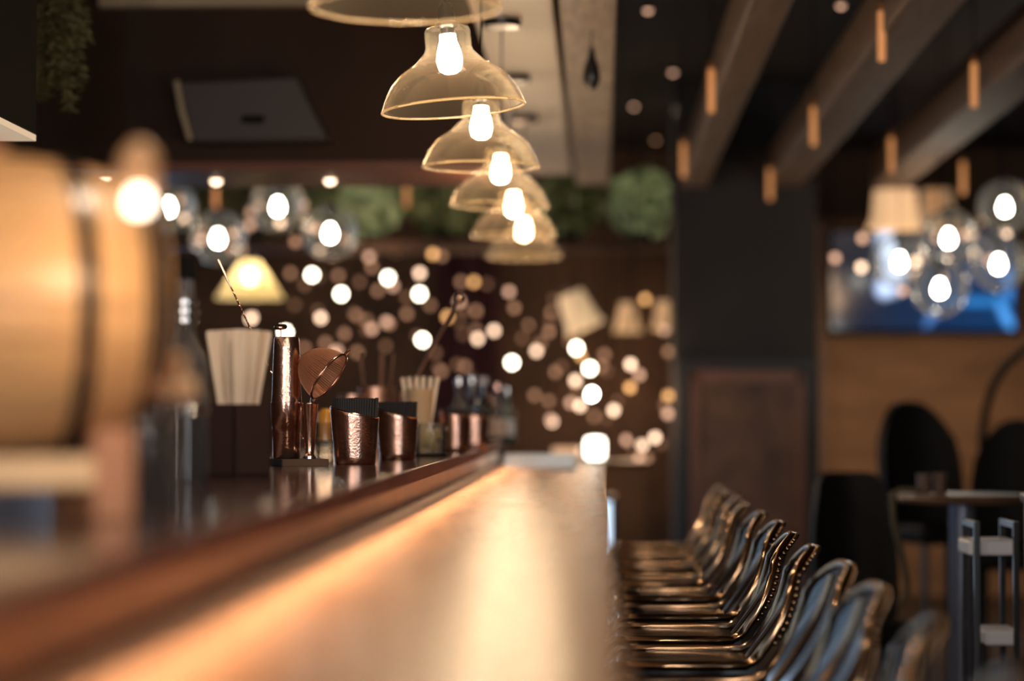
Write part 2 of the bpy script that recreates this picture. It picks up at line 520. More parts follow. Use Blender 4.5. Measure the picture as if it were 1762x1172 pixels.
def make_pendant():
    t = thing('glass_pendant_lamp', '', 'lamp', group='glass pendant lamps in a row over the bar')
    MB().lathe(shade_profile(), 64, closed=True).build('glass_shade', M['shade_glass'], t, smooth=True)
    rim = [(0.1675 * math.cos(2 * PI * k / 64), 0.1675 * math.sin(2 * PI * k / 64), 0.002) for k in range(64)]
    MB().tube(rim, 0.0028, 6, closed=True).build('shade_rim', M['shade_rim'], t, smooth=True)
    bp = [(0.001, 0.082), (0.014, 0.084), (0.025, 0.091), (0.029, 0.103), (0.031, 0.116), (0.029, 0.130), (0.025, 0.146), (0.0205, 0.160), (0.019, 0.176), (0.001, 0.178)]
    MB().lathe(bp, 24).build('bulb', M['bulb_main'], t, smooth=True)
    MB().lathe([(0.001, 0.176), (0.016, 0.176), (0.017, 0.190), (0.027, 0.195), (0.028, 0.202), (0.021, 0.206), (0.021, 0.236), (0.012, 0.25), (0.001, 0.251)], 24).build('socket', M['black_metal'], t, smooth=True)
    ch = ZB - 2.015
    MB().tube([(0, 0, 0.245), (0, 0, ch)], 0.003, 6).build('cord', M['black'], t)
    MB().lathe([(0.001, ch - 0.028), (0.060, ch - 0.028), (0.066, ch - 0.022), (0.066, ch - 0.0005), (0.001, ch - 0.0005)], 32).build('ceiling_rose', M['black_metal'], t, smooth=True)
    return t
M['shade_rim'] = thin_glass('shade_rim_glass', (0.95, 0.86, 0.7), 0.34, (0.95, 0.80, 0.58), 0.5, 0.05)
pend = make_pendant()
PEND = [(4.22, 'nearest glass pendant lamp, only its rim showing at the top edge', (0, 0)),
        (5.62, 'sharp clear glass pendant lamp tilted slightly, second from the camera', (0, R(-4.6))),
        (6.95, 'glass pendant lamp just beyond the sharp tilted one, third in the row', (0, 0)),
        (8.26, 'fourth glass pendant lamp in the row above the bar counter', (0, R(1.5))),
        (9.64, 'fifth glass pendant lamp, overlapping the farthest one of the row', (0, 0)),
        (2.87, 'glass pendant lamp above the barrel end of the bar, over the frame', (0, 0)),  # this and the next two are unseen, added to light the near end
        (1.52, 'glass pendant lamp straight above the camera over the counter', (0, 0)),
        (0.17, 'glass pendant lamp behind the camera at the near counter end', (0, 0)),
        (10.95, 'farthest and lowest looking glass pendant lamp of the bar row', (0, 0))]
for i, (yy, lb, tl) in enumerate(PEND):
    loc = (-0.338, yy, 2.015)
    rot = (tl[0], tl[1], random.uniform(0, 6))
    if tl[1]:
        rot = (0, tl[1], 0)
    if i == 0:
        o = pend
        o.location = loc
        o.rotation_euler = rot
        o['label'] = lb
    else:
        o = dup(pend, loc, rot, lb)
    # keep cord and rose plumb when the shade hangs askew
    if tl[1]:
        for c in o.children:
            if c.name.startswith(('cord', 'ceiling_rose')):
                c.matrix_parent_inverse = Matrix.Translation((0, 0, 0.245)) @ Euler((0, -tl[1], 0)).to_matrix().to_4x4() @ Matrix.Translation((0, 0, -0.245))
    point('pendant_light', (loc[0], loc[1], loc[2] + 0.07), 7, WARM, 0.035)

# ================================================================== bar stools
def make_stool():
    t = thing('bar_stool', '', 'stool', group='black bar stools lined up along the counter')
    SZ = 0.76
    # seat: dished rounded square with the front edge rolled down
    mb = MB()
    n, m = 14, 14
    def sp(a, b, dz):
        x = -0.19 + 0.34 * a
        y = -0.195 + 0.39 * b
        k = (2 * a - 1)
        q = (2 * b - 1)
        y *= 1 - 0.10 * max(0, k) ** 2
        z = SZ + dz - 0.012 * (1 - q * q) * (1 - 0.6 * k * k) - (0.03 * max(0, (0.14 - a) / 0.14) ** 2)
        return (x, y, z)
    vs = [sp(i / n, j / m, 0) for i in range(n + 1) for j in range(m + 1)] + [sp(i / n, j / m, -0.022) for i in range(n + 1) for j in range(m + 1)]
    N = (n + 1) * (m + 1)
    fs = []
    for i in range(n):
        for j in range(m):
            a = i * (m + 1) + j
            q = (a, a + m + 1, a + m + 2, a + 1)
            fs.append(q)
            fs.append(tuple(N + k for k in reversed(q)))
    for i in range(n):
        for j in (0, m):
            a = i * (m + 1) + j
            fs.append((a, a + N, a + N + m + 1, a + m + 1))
    for j in range(m):
        for i in (0, n):
            a = i * (m + 1) + j
            fs.append((a, a + 1, a + 1 + N, a + N))
    mb.add(vs, fs).build('seat', M['stool'], t, smooth=True)
    # back: curved solid sheet leaning away from the counter
    H = 0.250
    def bpnt(s, q, off=0):
        top = 1 - 0.20 * abs(q) ** 3
        half = 0.176 + 0.012 * math.sin(PI * s) - 0.030 * s * s
        x = 0.130 + 0.122 * s * top + 0.022 * (1 - q * q) * (0.35 + 0.65 * s) + 0.02 * math.sin(PI * s)
        z = SZ - 0.004 + H * s * top
        return (x + off, q * half, z)
    mb = MB()
    n, m = 12, 16
    vs = [bpnt(i / n, 2 * j / m - 1) for i in range(n + 1) for j in range(m + 1)] + [bpnt(i / n, 2 * j / m - 1, 0.008) for i in range(n + 1) for j in range(m + 1)]
    N = (n + 1) * (m + 1)
    fs = []
    for i in range(n):
        for j in range(m):
            a = i * (m + 1) + j
            q = (a, a + 1, a + m + 2, a + m + 1)
            fs.append(q)
            fs.append(tuple(N + k for k in reversed(q)))
    mb.add(vs, fs).build('backrest', M['stool'], t, smooth=True)
    # border tube, one continuous line: seat side, up the back, over the top and down again
    path = []
    for k in range(9):
        a = k / 8 * 0.93
        p = sp(a, 0, 0)
        path.append((p[0], p[1] - 0.004, p[2] + 0.004))
    for k in range(1, 11):
        path.append(bpnt(k / 10 * 0.97, -1, 0.004))
    for k in range(1, 16):
        path.append(bpnt(1.0, -1 + 2 * k / 16, 0.004))
    for k in range(10, 0, -1):
        path.append(bpnt(k / 10 * 0.97, 1, 0.004))
    for k in range(8, -1, -1):
        a = k / 8 * 0.93
        p = sp(a, 1, 0)
        path.append((p[0], p[1] + 0.004, p[2] + 0.004))
    MB().tube(path, 0.0105, 8).build('border_tube', M['stool_tube'], t, smooth=True)
    # ridge pressed into the back
    for q in (-0.42, 0.42):
        pts = [bpnt(k / 10 * 0.93, q, -0.002) for k in range(11)]
        MB().tube(pts, 0.007, 6).build('back_rib', M['stool_tube'], t, smooth=True)
    # beads put in for bulb reflections round the outer edge of the back
    mb = MB()
    bpts = [bpnt(k / 14, -1, 0.017) for k in range(4, 14)] + [bpnt(1.0, -1 + 2 * k / 22, 0.017) for k in range(23)] + [bpnt(k / 14, 1, 0.017) for k in range(13, 3, -1)]
    for p in bpts:
        mb.sphere(p, 0.0065, 8, 5)
    o = mb.build('bead_trim', M['stool_tube'], t, smooth=True)
    o['kind'] = 'stuff'
    for sx, sy in ((-1, -1), (-1, 1), (1, -1), (1, 1)):
        a = (sx * 0.145 - 0.02, sy * 0.15, SZ - 0.02)
        b = (sx * 0.215 - 0.02, sy * 0.20, 0.0)
        MB().tube([a, b], [0.02, 0.013], 4).build('leg', M['stool_tube'], t)
    ring = [(sx * 0.19 - 0.02, sy * 0.182, 0.27) for sx, sy in ((-1, -1), (-1, 1), (1, 1), (1, -1))]
    for k in range(4):
        MB().tube([ring[k], ring[(k + 1) % 4]], 0.008, 6).build('footrest_bar', M['stool_tube'], t)
    return t
stool = make_stool()
ORD = ['nearest', 'second', 'third', 'fourth', 'fifth', 'sixth', 'seventh', 'eighth', 'ninth', 'tenth', 'eleventh']
for k in range(12):
    loc = (0.205 + random.uniform(-0.012, 0.012), 2.84 + 0.635 * k + random.uniform(-0.03, 0.03), 0)
    rz = random.uniform(-0.10, 0.10)
    if k == 0:
        lb = 'glossy black bar stool nearest the camera, mostly cut off at the bottom right'
    elif k == 11:
        lb = 'glossy black bar stool farthest from the camera in the row'
    else:
        lb = 'glossy black bar stool, %s from the camera along the counter' % ORD[k]
    if k == 0:
        stool.location = loc
        stool.rotation_euler = (0, 0, rz)
        stool['label'] = lb
    else:
        dup(stool, loc, (0, 0, rz), lb)

# ================================================================== barrel on the ledge
BY = 2.78
bc = P(-10, 526, BY)
bl = 0.345
bar_root = thing('wooden_barrel', 'small oak barrel with dark iron hoops lying on a wooden cradle', 'barrel', (bc.x, bc.y, bc.z), (0, 0, R(24)))
def brad(x):
    k = x / (bl / 2)
    return 0.174 - 0.030 * k * k
NS = 26
for i in range(NS):
    a0, a1 = 2 * PI * i / NS + 0.006, 2 * PI * (i + 1) / NS - 0.006
    vs, fs = [], []
    n = 10
    for j in range(n + 1):
        x = -bl / 2 + bl * j / n
        r = brad(x)
        for rr in (r, r - 0.014):
            for a in (a0, (a0 + a1) / 2, a1):
                vs.append((x, rr * math.cos(a), rr * math.sin(a)))
    for j in range(n):
        o = j * 6
        for k in ((0, 1), (1, 2), (5, 4), (4, 3), (2, 5), (3, 0)):
            fs.append((o + k[0], o + k[1], o + 6 + k[1], o + 6 + k[0]))
    fs.append((0, 1, 2, 5, 4, 3))
    o = n * 6
    fs.append((o + 3, o + 4, o + 5, o + 2, o + 1, o + 0))
    MB().add(vs, fs).build('stave', M['stave'], bar_root, smooth=True)
for sx in (-1, 1):
    MB().lathe([(0.001, 0), (brad(bl / 2) - 0.012, 0), (brad(bl / 2) - 0.012, 0.012), (0.001, 0.012)], 32,
               mat=Matrix.Translation((sx * (bl / 2 - 0.03), 0, 0)) @ Matrix.Rotation(R(90), 4, 'Y')).build('barrel_head', M['stave'], bar_root, smooth=True)
for hx, hw_ in ((-0.156, 0.02), (-0.076, 0.02), (0.076, 0.022), (0.156, 0.022)):
    r0, r1 = brad(hx - hw_ / 2) + 0.001, brad(hx + hw_ / 2) + 0.001
    MB().lathe([(r0, -hw_ / 2), (r0 + 0.003, -hw_ / 2), (r1 + 0.003, hw_ / 2), (r1, hw_ / 2)], 48, closed=True,
               mat=Matrix.Translation((hx, 0, 0)) @ Matrix.Rotation(R(90), 4, 'Y')).build('hoop', M['hoop'], bar_root, smooth=True)
MB().lathe([(0.001, 0), (0.014, 0), (0.012, 0.02), (0.001, 0.02)], 16, mat=Matrix.Translation((0, 0, 0.168))).build('bung', M['stand_wood'], bar_root, smooth=True)
tapm = Matrix.Translation((bl / 2 - 0.02, 0, -0.095)) @ Matrix.Rotation(R(90), 4, 'Y')
tp = MB().lathe([(0.001, 0), (0.011, 0), (0.014, 0.02), (0.012, 0.05), (0.016, 0.07), (0.012, 0.085), (0.001, 0.086)], 16, mat=tapm).build('spigot', M['stand_pale'], bar_root, smooth=True)
MB().box((bl / 2 + 0.045, 0, -0.068), (0.012, 0.04, 0.03)).build('tap_key', M['stand_pale'], tp, bevel=0.003)
cr = thing('barrel_cradle', 'orange brown wooden cradle carrying the oak barrel on the ledge', 'stand', (bc.x, bc.y, LT), (0, 0, R(24)))
ch = bc.z - LT
for sx in (-1, 1):
    rr = brad(0.13) + 0.003
    pts = []
    for k in range(13):
        a = R(205 + 130 * k / 12)
        pts.append((rr * math.cos(a), rr * math.sin(a)))
    for sy in (-1, 1):
        MB().box((sx * 0.115, sy * 0.105, (ch - 0.142) / 2), (0.045, 0.042, ch - 0.142)).build('leg', M['stand_wood'], cr, bevel=0.004)
    MB().box((sx * 0.115, 0, 0.028), (0.040, 0.17, 0.03)).build('foot_rail', M['stand_wood'], cr, bevel=0.004)
for sy in (-1, 1):
    MB().box((0, sy * 0.108, 0.056), (0.20, 0.022, 0.036)).build('stretcher', M['stand_pale'], cr, bevel=0.004)

# ================================================================== things on the ledge
def bottle(name, label, u, Y, r, h, mat, neck=0.35, cap=None, labelmat=None, capname='cap', x=None, group=None):
    x = P(u, 790, Y).x if x is None else x
    t = thing(name, label, 'bottle', (x, Y, LT), (0, 0, random.uniform(0, 6)), group)
    hb = h * (1 - neck)
    nr = r * 0.36
    prof = [(0.001, 0.0), (r * 0.92, 0.0), (r, 0.006), (r, hb * 0.80), (r * 0.96, hb * 0.86), (r * 0.80, hb * 0.94), (r * 0.55, hb * 1.0),
            (nr * 1.1, hb + h * neck * 0.16), (nr, hb + h * neck * 0.35), (nr * 0.95, h * 0.94), (nr * 1.15, h * 0.945), (nr * 1.15, h * 0.965), (0.001, h * 0.966)]
    MB().lathe(prof, 28).build('bottle_body', mat, t, smooth=True)
    if labelmat:
        MB().lathe([(r + 0.0006, hb * 0.22), (r + 0.0012, hb * 0.22), (r + 0.0012, hb * 0.66), (r + 0.0006, hb * 0.66)], 28, closed=True).build('paper_label', labelmat, t, smooth=True)
    if cap:
        MB().lathe([(nr * 1.2, h * 0.90), (nr * 1.32, h * 0.90), (nr * 1.32, h * 0.998), (nr * 1.1, h), (0.001, h)], 20).build(capname, cap, t, smooth=True)
    return t

bottle('liquor_bottle', 'dark liquor bottle standing just behind the barrel', 250, 3.55, 0.040, 0.24, M['dark_glass'], cap=M['black'])
bottle('clear_bottle', 'tall clear glass bottle rising beside the barrel end', 268, 3.25, 0.036, 0.33, M['bottle_clear'], cap=M['silver'])
t = bottle('spirit_bottle', 'tall grey glass spirit bottle with a black neck beside the stirrer holder', 318, 4.30, 0.043, 0.405, M['bottle_clear'], neck=0.40, cap=M['black'])
MB().lathe([(0.001, 0.004), (0.0405, 0.004), (0.0405, 0.115), (0.001, 0.116)], 28).build('dark_liquid', M['dark_glass'], t, smooth=True)
for zz, rr in ((0.322, 0.021), (0.306, 0.0235), (0.290, 0.021)):
    MB().lathe([(rr - 0.006, -0.006), (rr, -0.003), (rr, 0.003), (rr - 0.006, 0.006)], 20, c=(0, 0, zz), closed=True).build('neck_ring', M['silver'], t, smooth=True)
for zz in (0.118, 0.124, 0.130, 0.136):
    MB().lathe([(0.043, 0), (0.0438, 0.001), (0.0438, 0.003), (0.043, 0.004)], 28, c=(0, 0, zz), closed=True).build('glass_ridge', M['silver'], t, smooth=True)

# hanging bulb with a wooden socket above the barrel
hp = P(240, 262, 2.55)
t = thing('wood_socket_pendant', 'bare glowing bulb in a wooden socket hanging over the barrel', 'lamp', (hp.x, hp.y, hp.z))
MB().lathe([(0.001, 0.012), (0.008, 0.011), (0.017, 0.0), (0.021, -0.008), (0.021, -0.034), (0.016, -0.040), (0.001, -0.040)], 24).build('wood_socket', M['wood_cap'], t, smooth=True)
MB().tube([(0, 0, 0.005), (0, 0, ZC - hp.z)], 0.0022, 6).build('cord', M['black'], t)
MB().lathe([(0.001, -0.036), (0.008, -0.040), (0.013, -0.052), (0.011, -0.062), (0.001, -0.066)], 20).build('bulb', emit('hang_bulb', (1.0, 0.78, 0.58), 7), t, smooth=True)
point('hang_light', (hp.x, hp.y, hp.z - 0.085), 1.1, WARM, 0.02)

# stirrer holder and stirrers
SY = 4.72
hx_ = P(409, 800, SY).x
t = thing('stirrer_holder', 'dark brown square box full of wooden stirrers', 'holder', (hx_, SY, LT), (0, 0, R(47)))
hs, hh = 0.094, 0.142
MB().box((0, 0, 0.004), (hs, hs, 0.006)).build('base', M['holder'], t)
for k in range(4):
    a = k * PI / 2
    MB().box((hs / 2 - 0.0025, 0, hh / 2), (0.005, hs, hh), Matrix.Rotation(a, 4, 'Z')).build('side_panel', M['holder'], t)
st0 = None
k = 0
for i in range(13):
    for j in range(4):
        fx = -1 + 2 * (i + 0.5 + random.uniform(-0.2, 0.2)) / 13
        fy = -1 + 2 * (j + 0.5 + random.uniform(-0.2, 0.2)) / 4
        lx = fx * 0.050 * (1 - 0.35 * abs(fy))
        ly = fy * 0.019
        ang = fx * 0.165
        L = 0.275 + random.uniform(-0.004, 0.005)
        if st0 is None:
            mb = MB()
            prof = [(-0.0035, 0), (0.0035, 0), (0.0045, L * 0.5), (0.0055, L - 0.006), (0.003, L), (-0.003, L), (-0.0055, L - 0.006), (-0.0045, L * 0.5)]
            n = len(prof)
            mb.add([(a, -0.001, b) for a, b in prof] + [(a, 0.001, b) for a, b in prof],
                   [tuple(range(n)), tuple(range(2 * n - 1, n - 1, -1))] + [(q, n + q, n + (q + 1) % n, (q + 1) % n) for q in range(n)])
            st0 = mb.build('wooden_stirrer', M['stirrer'])
            tag(st0, 'pale wooden stirrer fanned out of the dark brown holder', 'stirrer', 'wooden stirrers in the brown holder')
            o = st0
        else:
            o = st0.copy()
            C.objects.link(o)
        o.location = (hx_ + lx * 0.36, SY + ly, LT + 0.009)
        o.rotation_euler = (random.uniform(-0.05, 0.05), ang + random.uniform(-0.02, 0.02), random.uniform(-0.6, 0.6))

# tray with shaker, jigger and strainer
TY = 5.75
tx = P(513, 800, TY).x
t = thing('serving_tray', 'low black and brown tray under the copper shaker', 'tray', (tx, TY, LT), (0, 0, R(24)))
MB().box((0, 0, 0.0085), (0.118, 0.112, 0.017)).build('tray_base', M['black_card'], t, bevel=0.002)
MB().box((0, -0.0575, 0.0085), (0.112, 0.003, 0.0165)).build('tray_edge', M['table_wood'], t)
TZ = LT + 0.0172
sx_ = P(493, 700, TY).x
t = thing('cocktail_shaker', 'worn copper two-piece cocktail shaker on the tray', 'shaker', (sx_, TY, TZ))
MB().lathe([(0.001, 0), (0.030, 0), (0.0325, 0.003), (0.034, 0.06), (0.0345, 0.061), (0.0350, 0.074), (0.0355, 0.0745), (0.0375, 0.128), (0.0378, 0.134), (0.036, 0.1345), (0.001, 0.134)], 40).build('lower_tin', M['copper'], t, smooth=True)
MB().lathe([(0.0345, 0.1348), (0.0362, 0.1348), (0.0362, 0.142), (0.0355, 0.150), (0.0350, 0.165), (0.0345, 0.172), (0.0340, 0.200), (0.0315, 0.262), (0.0305, 0.284), (0.0292, 0.289), (0.027, 0.290), (0.001, 0.290)], 40).build('upper_tin', M['copper_worn'], t, smooth=True)
# disc-ended spoon behind the shaker
d0 = P(480, 562, TY + 0.05)
t = thing('disc_end_spoon', 'copper spoon handle with a flat disc end above the shaker', 'spoon', (d0.x, d0.y + 0.03, TZ))
zt = d0.z - TZ
MB().tube([(0, 0, 0.0), (0, 0, zt * 0.5), (0, 0, zt)], 0.0022, 8).build('handle', M['copper'], t, smooth=True)
MB().lathe([(0.001, -0.004), (0.015, -0.004), (0.0165, 0.0), (0.015, 0.004), (0.001, 0.004)], 24, mat=Matrix.Translation((0, 0, zt)) @ Matrix.Rotation(R(14), 4, 'X')).build('disc_end', M['copper'], t, smooth=True)
# jigger
jx = P(533, 740, TY - 0.02).x
t = thing('copper_jigger', 'slim copper jigger on a small foot holding the strainer handle', 'jigger', (jx, TY - 0.02, TZ))
MB().lathe([(0.001, 0), (0.013, 0), (0.0145, 0.004), (0.012, 0.010), (0.0105, 0.013), (0.0125, 0.03), (0.0195, 0.128), (0.0205, 0.130), (0.0205, 0.132), (0.0185, 0.132), (0.0115, 0.04), (0.001, 0.035)], 32).build('jigger_body', M['copper'], t, smooth=True)
MB().lathe([(0.010, 0.0), (0.0155, 0.0), (0.0155, 0.006), (0.010, 0.008)], 24, closed=True).build('foot_ring', M['silver'], t, smooth=True)
# fine strainer leaning out of the jigger
rc = P(566, 648, TY - 0.02)
t = thing('cone_strainer', 'copper fine mesh cone strainer standing handle-down in the jigger', 'strainer', (rc.x, rc.y, rc.z))
ax = Vector((-0.79, 0.20, 0.575)).normalized()     # towards the cone's tip
e1 = Vector((0.577, 0.0, 0.816))
e1 = (e1 - ax * e1.dot(ax)).normalized()
e2 = ax.cross(e1)
BM = Matrix((( e1.x, e2.x, ax.x, 0), (e1.y, e2.y, ax.y, 0), (e1.z, e2.z, ax.z, 0), (0, 0, 0, 1)))
rr = 0.064
# woven wire: rings and ribs with real gaps, over a thin inner gauze
mb = MB()
def crad(z):
    k = min(1.0, z / 0.082)
    return rr * math.sqrt(max(0.0, 1 - k ** 2.2)) * (1 - 0.12 * k)
for i in range(36):
    z = 0.081 * i / 36
    r = crad(z)
    if r > 0.004:
        mb.tube([(r * math.cos(2 * PI * q / 32), r * math.sin(2 * PI * q / 32), z) for q in range(32)], 0.00038, 3, closed=True, mat=BM)
for q in range(72):
    a = 2 * PI * q / 72
    mb.tube([(crad(z) * math.cos(a), crad(z) * math.sin(a), z) for z in [0.0805 * s / 10 for s in range(11)]], 0.00038, 3, mat=BM)
o = mb.build('wire_mesh', M['copper_mesh'], t)
o['kind'] = 'stuff'
MB().lathe([(crad(0.0815 * k / 12), 0.0815 * k / 12) for k in range(13)], 40, mat=BM).build('gauze', thin_glass('gauze_copper', (0.85, 0.6, 0.45), 0.34, (0.72, 0.36, 0.20), 0.6, 0.4), t, smooth=True)
MB().tube([(rr * math.cos(2 * PI * q / 40), rr * math.sin(2 * PI * q / 40), 0) for q in range(40)], 0.0032, 8, closed=True, mat=BM).build('rim', M['copper'], t, smooth=True)
MB().tube([BM @ Vector((rr, -0.006, 0)), BM @ Vector((rr + 0.012, -0.006, -0.002)), BM @ Vector((rr + 0.016, 0, -0.003)), BM @ Vector((rr + 0.012, 0.006, -0.002)), BM @ Vector((rr, 0.006, 0))], 0.0018, 6).build('hook', M['copper'], t, smooth=True)
jtop = Vector((jx, TY - 0.02, TZ + 0.05)) - Vector(rc)
hb_ = BM @ Vector((-rr, 0, 0))
MB().tube([hb_, hb_ + (jtop - hb_) * 0.12 + Vector((-0.003, 0, 0)), jtop], [0.006, 0.0045, 0.004], 8).build('handle', M['silver'], t, smooth=True)

# twisted bar spoon standing behind the stirrers
b0, b1 = P(375, 447, 5.9), P(437, 578, 5.9)
dd = (b1 - b0)
end = b0 + dd * ((b0.z - (LT + 0.005)) / -dd.z)
t = thing('twisted_bar_spoon', 'thin twisted copper bar spoon leaning behind the stirrers', 'spoon', tuple(end))
dv = (b0 - end)
L = dv.length
QM = dv.to_track_quat('Z', 'Y').to_matrix().to_4x4()
for ph in (0, PI):
    pts = []
    for k in range(141):
        z = 0.02 + (L - 0.09) * k / 140
        pts.append((0.0013 * math.cos(ph + z * 420), 0.0013 * math.sin(ph + z * 420), z))
    MB().tube(pts, 0.0014, 5, mat=QM).build('twisted_strand', M['copper'], t, smooth=True)
MB().tube([(0, 0, L - 0.075), (0, 0, L - 0.02), (0, 0, L)], [0.0024, 0.0029, 0.0035], 10, mat=QM).build('handle_end', M['copper'], t, smooth=True)
MB().sphere((0, 0, 0.014), 0.012, 12, 8, (0.9, 0.4, 1.2), mat=QM).build('bowl', M['copper'], t, smooth=True)

# copper cups with slanted rims, packed with black cards
def copper_cup(label, u, Y, h, rt, rb, slant, az, coasters=0, x=None):
    x = P(u, 790, Y).x if x is None else x
    t = thing('copper_cup', label, 'cup', (x, Y, LT), group='slant-rimmed copper cups on the ledge')
    seg = 48
    vs, fs = [], []
    rows = [0, 0.02, 0.15, 0.4, 0.7, 0.93, 0.985, 1.0]
    n = len(rows)
    for i in range(seg):
        a = 2 * PI * i / seg
        ht = h * (1 - slant * 0.5) + h * slant * 0.5 * math.cos(a - az)
        for f in rows:
            r = rb + (rt - rb) * f * ht / h
            if f == 0:
                r -= 0.002
            if f == 1.0:
                r -= 0.0008
            vs.append((r * math.cos(a), r * math.sin(a), ht * f))
        for f in reversed(rows):
            r = rb + (rt - rb) * f * ht / h - 0.0022
            vs.append((r * math.cos(a), r * math.sin(a), max(0.003, ht * f - 0.0005)))
    m = 2 * n
    for i in range(seg):
        j = (i + 1) % seg
        for k in range(m - 1):
            fs.append((i * m + k, j * m + k, j * m + k + 1, i * m + k + 1))
    fs.append(tuple(i * m for i in range(seg - 1, -1, -1)))
    fs.append(tuple(i * m + m - 1 for i in range(seg)))
    MB().add(vs, fs).build('cup_body', M['copper_worn'], t, smooth=True)
    ring = []
    for i in range(seg):
        a = 2 * PI * i / seg
        ht = h * (1 - slant * 0.5) + h * slant * 0.5 * math.cos(a - az)
        r = rb + (rt - rb) * ht / h - 0.001
        ring.append((r * math.cos(a), r * math.sin(a), ht))
    MB().tube(ring, 0.0016, 6, closed=True).build('rolled_rim', M['copper'], t, smooth=True)
    return t, x
cards = None
def fill_cards(x, Y, r, top, n, label, group):
    global cards
    for k in range(n):
        f = -1 + 2 * (k + 0.5) / n
        wd = 2 * r * math.sqrt(max(0.08, 1 - f * f)) * 0.93
        if cards is None:
            base = MB().box((0, 0, 0.5), (1, 1, 1)).build('black_card', M['black_card'])
            cards = base
            o = base
        else:
            o = cards.copy()
            C.objects.link(o)
        tag(o, label, 'card', group)
        o.location = (x + f * r * 0.93, Y, LT + 0.045)
        o.scale = (r * 1.75 / n, wd, top - 0.045 + random.uniform(-0.0012, 0.0012))
        o.rotation_euler = (0, f * 0.05, 0)
c1y = 5.92
t, x1 = copper_cup('sharp copper cup with slanted rim, the nearest and largest of the four', 611, c1y, 0.142, 0.0615, 0.0500, 0.20, R(170))
fill_cards(x1, c1y, 0.0545, 0.163, 19, 'thin black card standing upright in the nearest copper cup', 'black cards in the nearest copper cup')
c2y = 6.55
t, x2 = copper_cup('second copper cup with slanted rim, partly behind the nearest one', 684, c2y, 0.140, 0.0580, 0.0490, 0.20, R(170))
fill_cards(x2, c2y, 0.0515, 0.157, 15, 'thin black card standing upright in the second copper cup', 'black cards in the second copper cup')
c3y = 7.95
t, x3 = copper_cup('blurred copper cup just beyond the jar of pale sticks', 783, c3y, 0.134, 0.052, 0.046, 0.14, R(170))
fill_cards(x3, c3y, 0.046, 0.142, 9, 'thin black card in the blurred copper cup beyond the jar', 'black cards in the third copper cup')
c4y = 8.75
t, x4 = copper_cup('farthest of the four slant-rimmed copper cups', 818, c4y, 0.130, 0.052, 0.046, 0.14, R(170))
fill_cards(x4, c4y, 0.046, 0.138, 9, 'thin black card in the farthest copper cup', 'black cards in the fourth copper cup')

# jar of pale sticks on a dark dish
jy = 7.15
jx2 = P(741, 780, jy).x
t = thing('dark_dish', 'flat black dish under the jar of pale sticks', 'dish', (jx2, jy, LT))
MB().lathe([(0.001, 0), (0.045, 0), (0.064, 0.006), (0.066, 0.008), (0.063, 0.008), (0.045, 0.004), (0.001, 0.004)], 32).build('dish_body', M['black_metal'], t, smooth=True)
t = thing('glass_jar', 'short clear glass jar standing on the black dish', 'jar', (jx2, jy, LT + 0.0045))
MB().lathe([(0.001, 0), (0.043, 0), (0.046, 0.004), (0.047, 0.08), (0.045, 0.09), (0.046, 0.093), (0.043, 0.093), (0.043, 0.080), (0.042, 0.006), (0.001, 0.004)], 32).build('jar_body', M['clear_glass'], t, smooth=True)
s0 = None
for k in range(46):
    a = random.uniform(0, 2 * PI)
    r = 0.026 * math.sqrt(random.random())
    if s0 is None:
        pts = [(0.0025 * math.cos(q * 1.3), 0.0025 * math.sin(q * 1.3), -0.014 + 0.028 * q / 12) for q in range(13)]
        s0 = MB().tube(pts, 0.0032, 5).build('pale_twist', M['garnish'])
        tag(s0, 'pale yellow twisted snack piece inside the glass jar', 'snack', 'pale twists in the glass jar')
        o = s0
    else:
        o = s0.copy()
        C.objects.link(o)
    o.location = (jx2 + r * math.cos(a), jy + r * math.sin(a), LT + 0.0265 + 0.048 * k / 46)
    o.rotation_euler = (random.uniform(-1.1, 1.1), random.uniform(-1.1, 1.1), random.uniform(0, 6))

# mule mugs and stirrers behind the cups
def mug(label, u, Y, r, h, handle=True, x=None):
    x = P(u, 760, Y).x if x is None else x
    t = thing('copper_mug', label, 'mug', (x, Y, LT), (0, 0, random.uniform(-1.2, 0.4)), 'copper mugs behind the cups')
    MB().lathe([(0.001, 0), (r * 0.8, 0), (r * 0.98, h * 0.12), (r * 1.04, h * 0.4), (r * 0.96, h * 0.8), (r, h), (r - 0.003, h), (r * 0.92, h * 0.8), (r, h * 0.4), (0.001, 0.006)], 32).build('mug_body', M['copper_soft'], t, smooth=True)
    if handle:
        MB().tube([(r * 0.95, 0, h * 0.82), (r * 1.5, 0, h * 0.85), (r * 1.7, 0, h * 0.6), (r * 1.5, 0, h * 0.3), (r * 1.0, 0, h * 0.22)], 0.005, 8).build('handle', M['copper'], t, smooth=True)
    return t, x
mt, mx = mug('round copper mug holding thin copper rods behind the cups', 648, 8.1, 0.062, 0.215, False)
for k in range(5):
    a = k * 1.3
    o = MB().tube([(0, 0, 0), (0, 0, 0.32)], [0.0026, 0.0036], 6).build('copper_rod', M['copper_soft'])
    tag(o, 'thin copper rod standing in the round copper mug', 'rod', 'copper rods in the mug')
    o.location = (mx + 0.028 * math.cos(a), 8.1 + 0.03 * math.sin(a), LT + 0.012)
    o.rotation_euler = (0, 0.11 * math.cos(a) - 0.02, 0)
mug('handled copper mug between the second cup and the rods', 700, 8.4, 0.060, 0.20)
mug('small copper mug at the left behind the strainer', 606, 8.0, 0.045, 0.19)
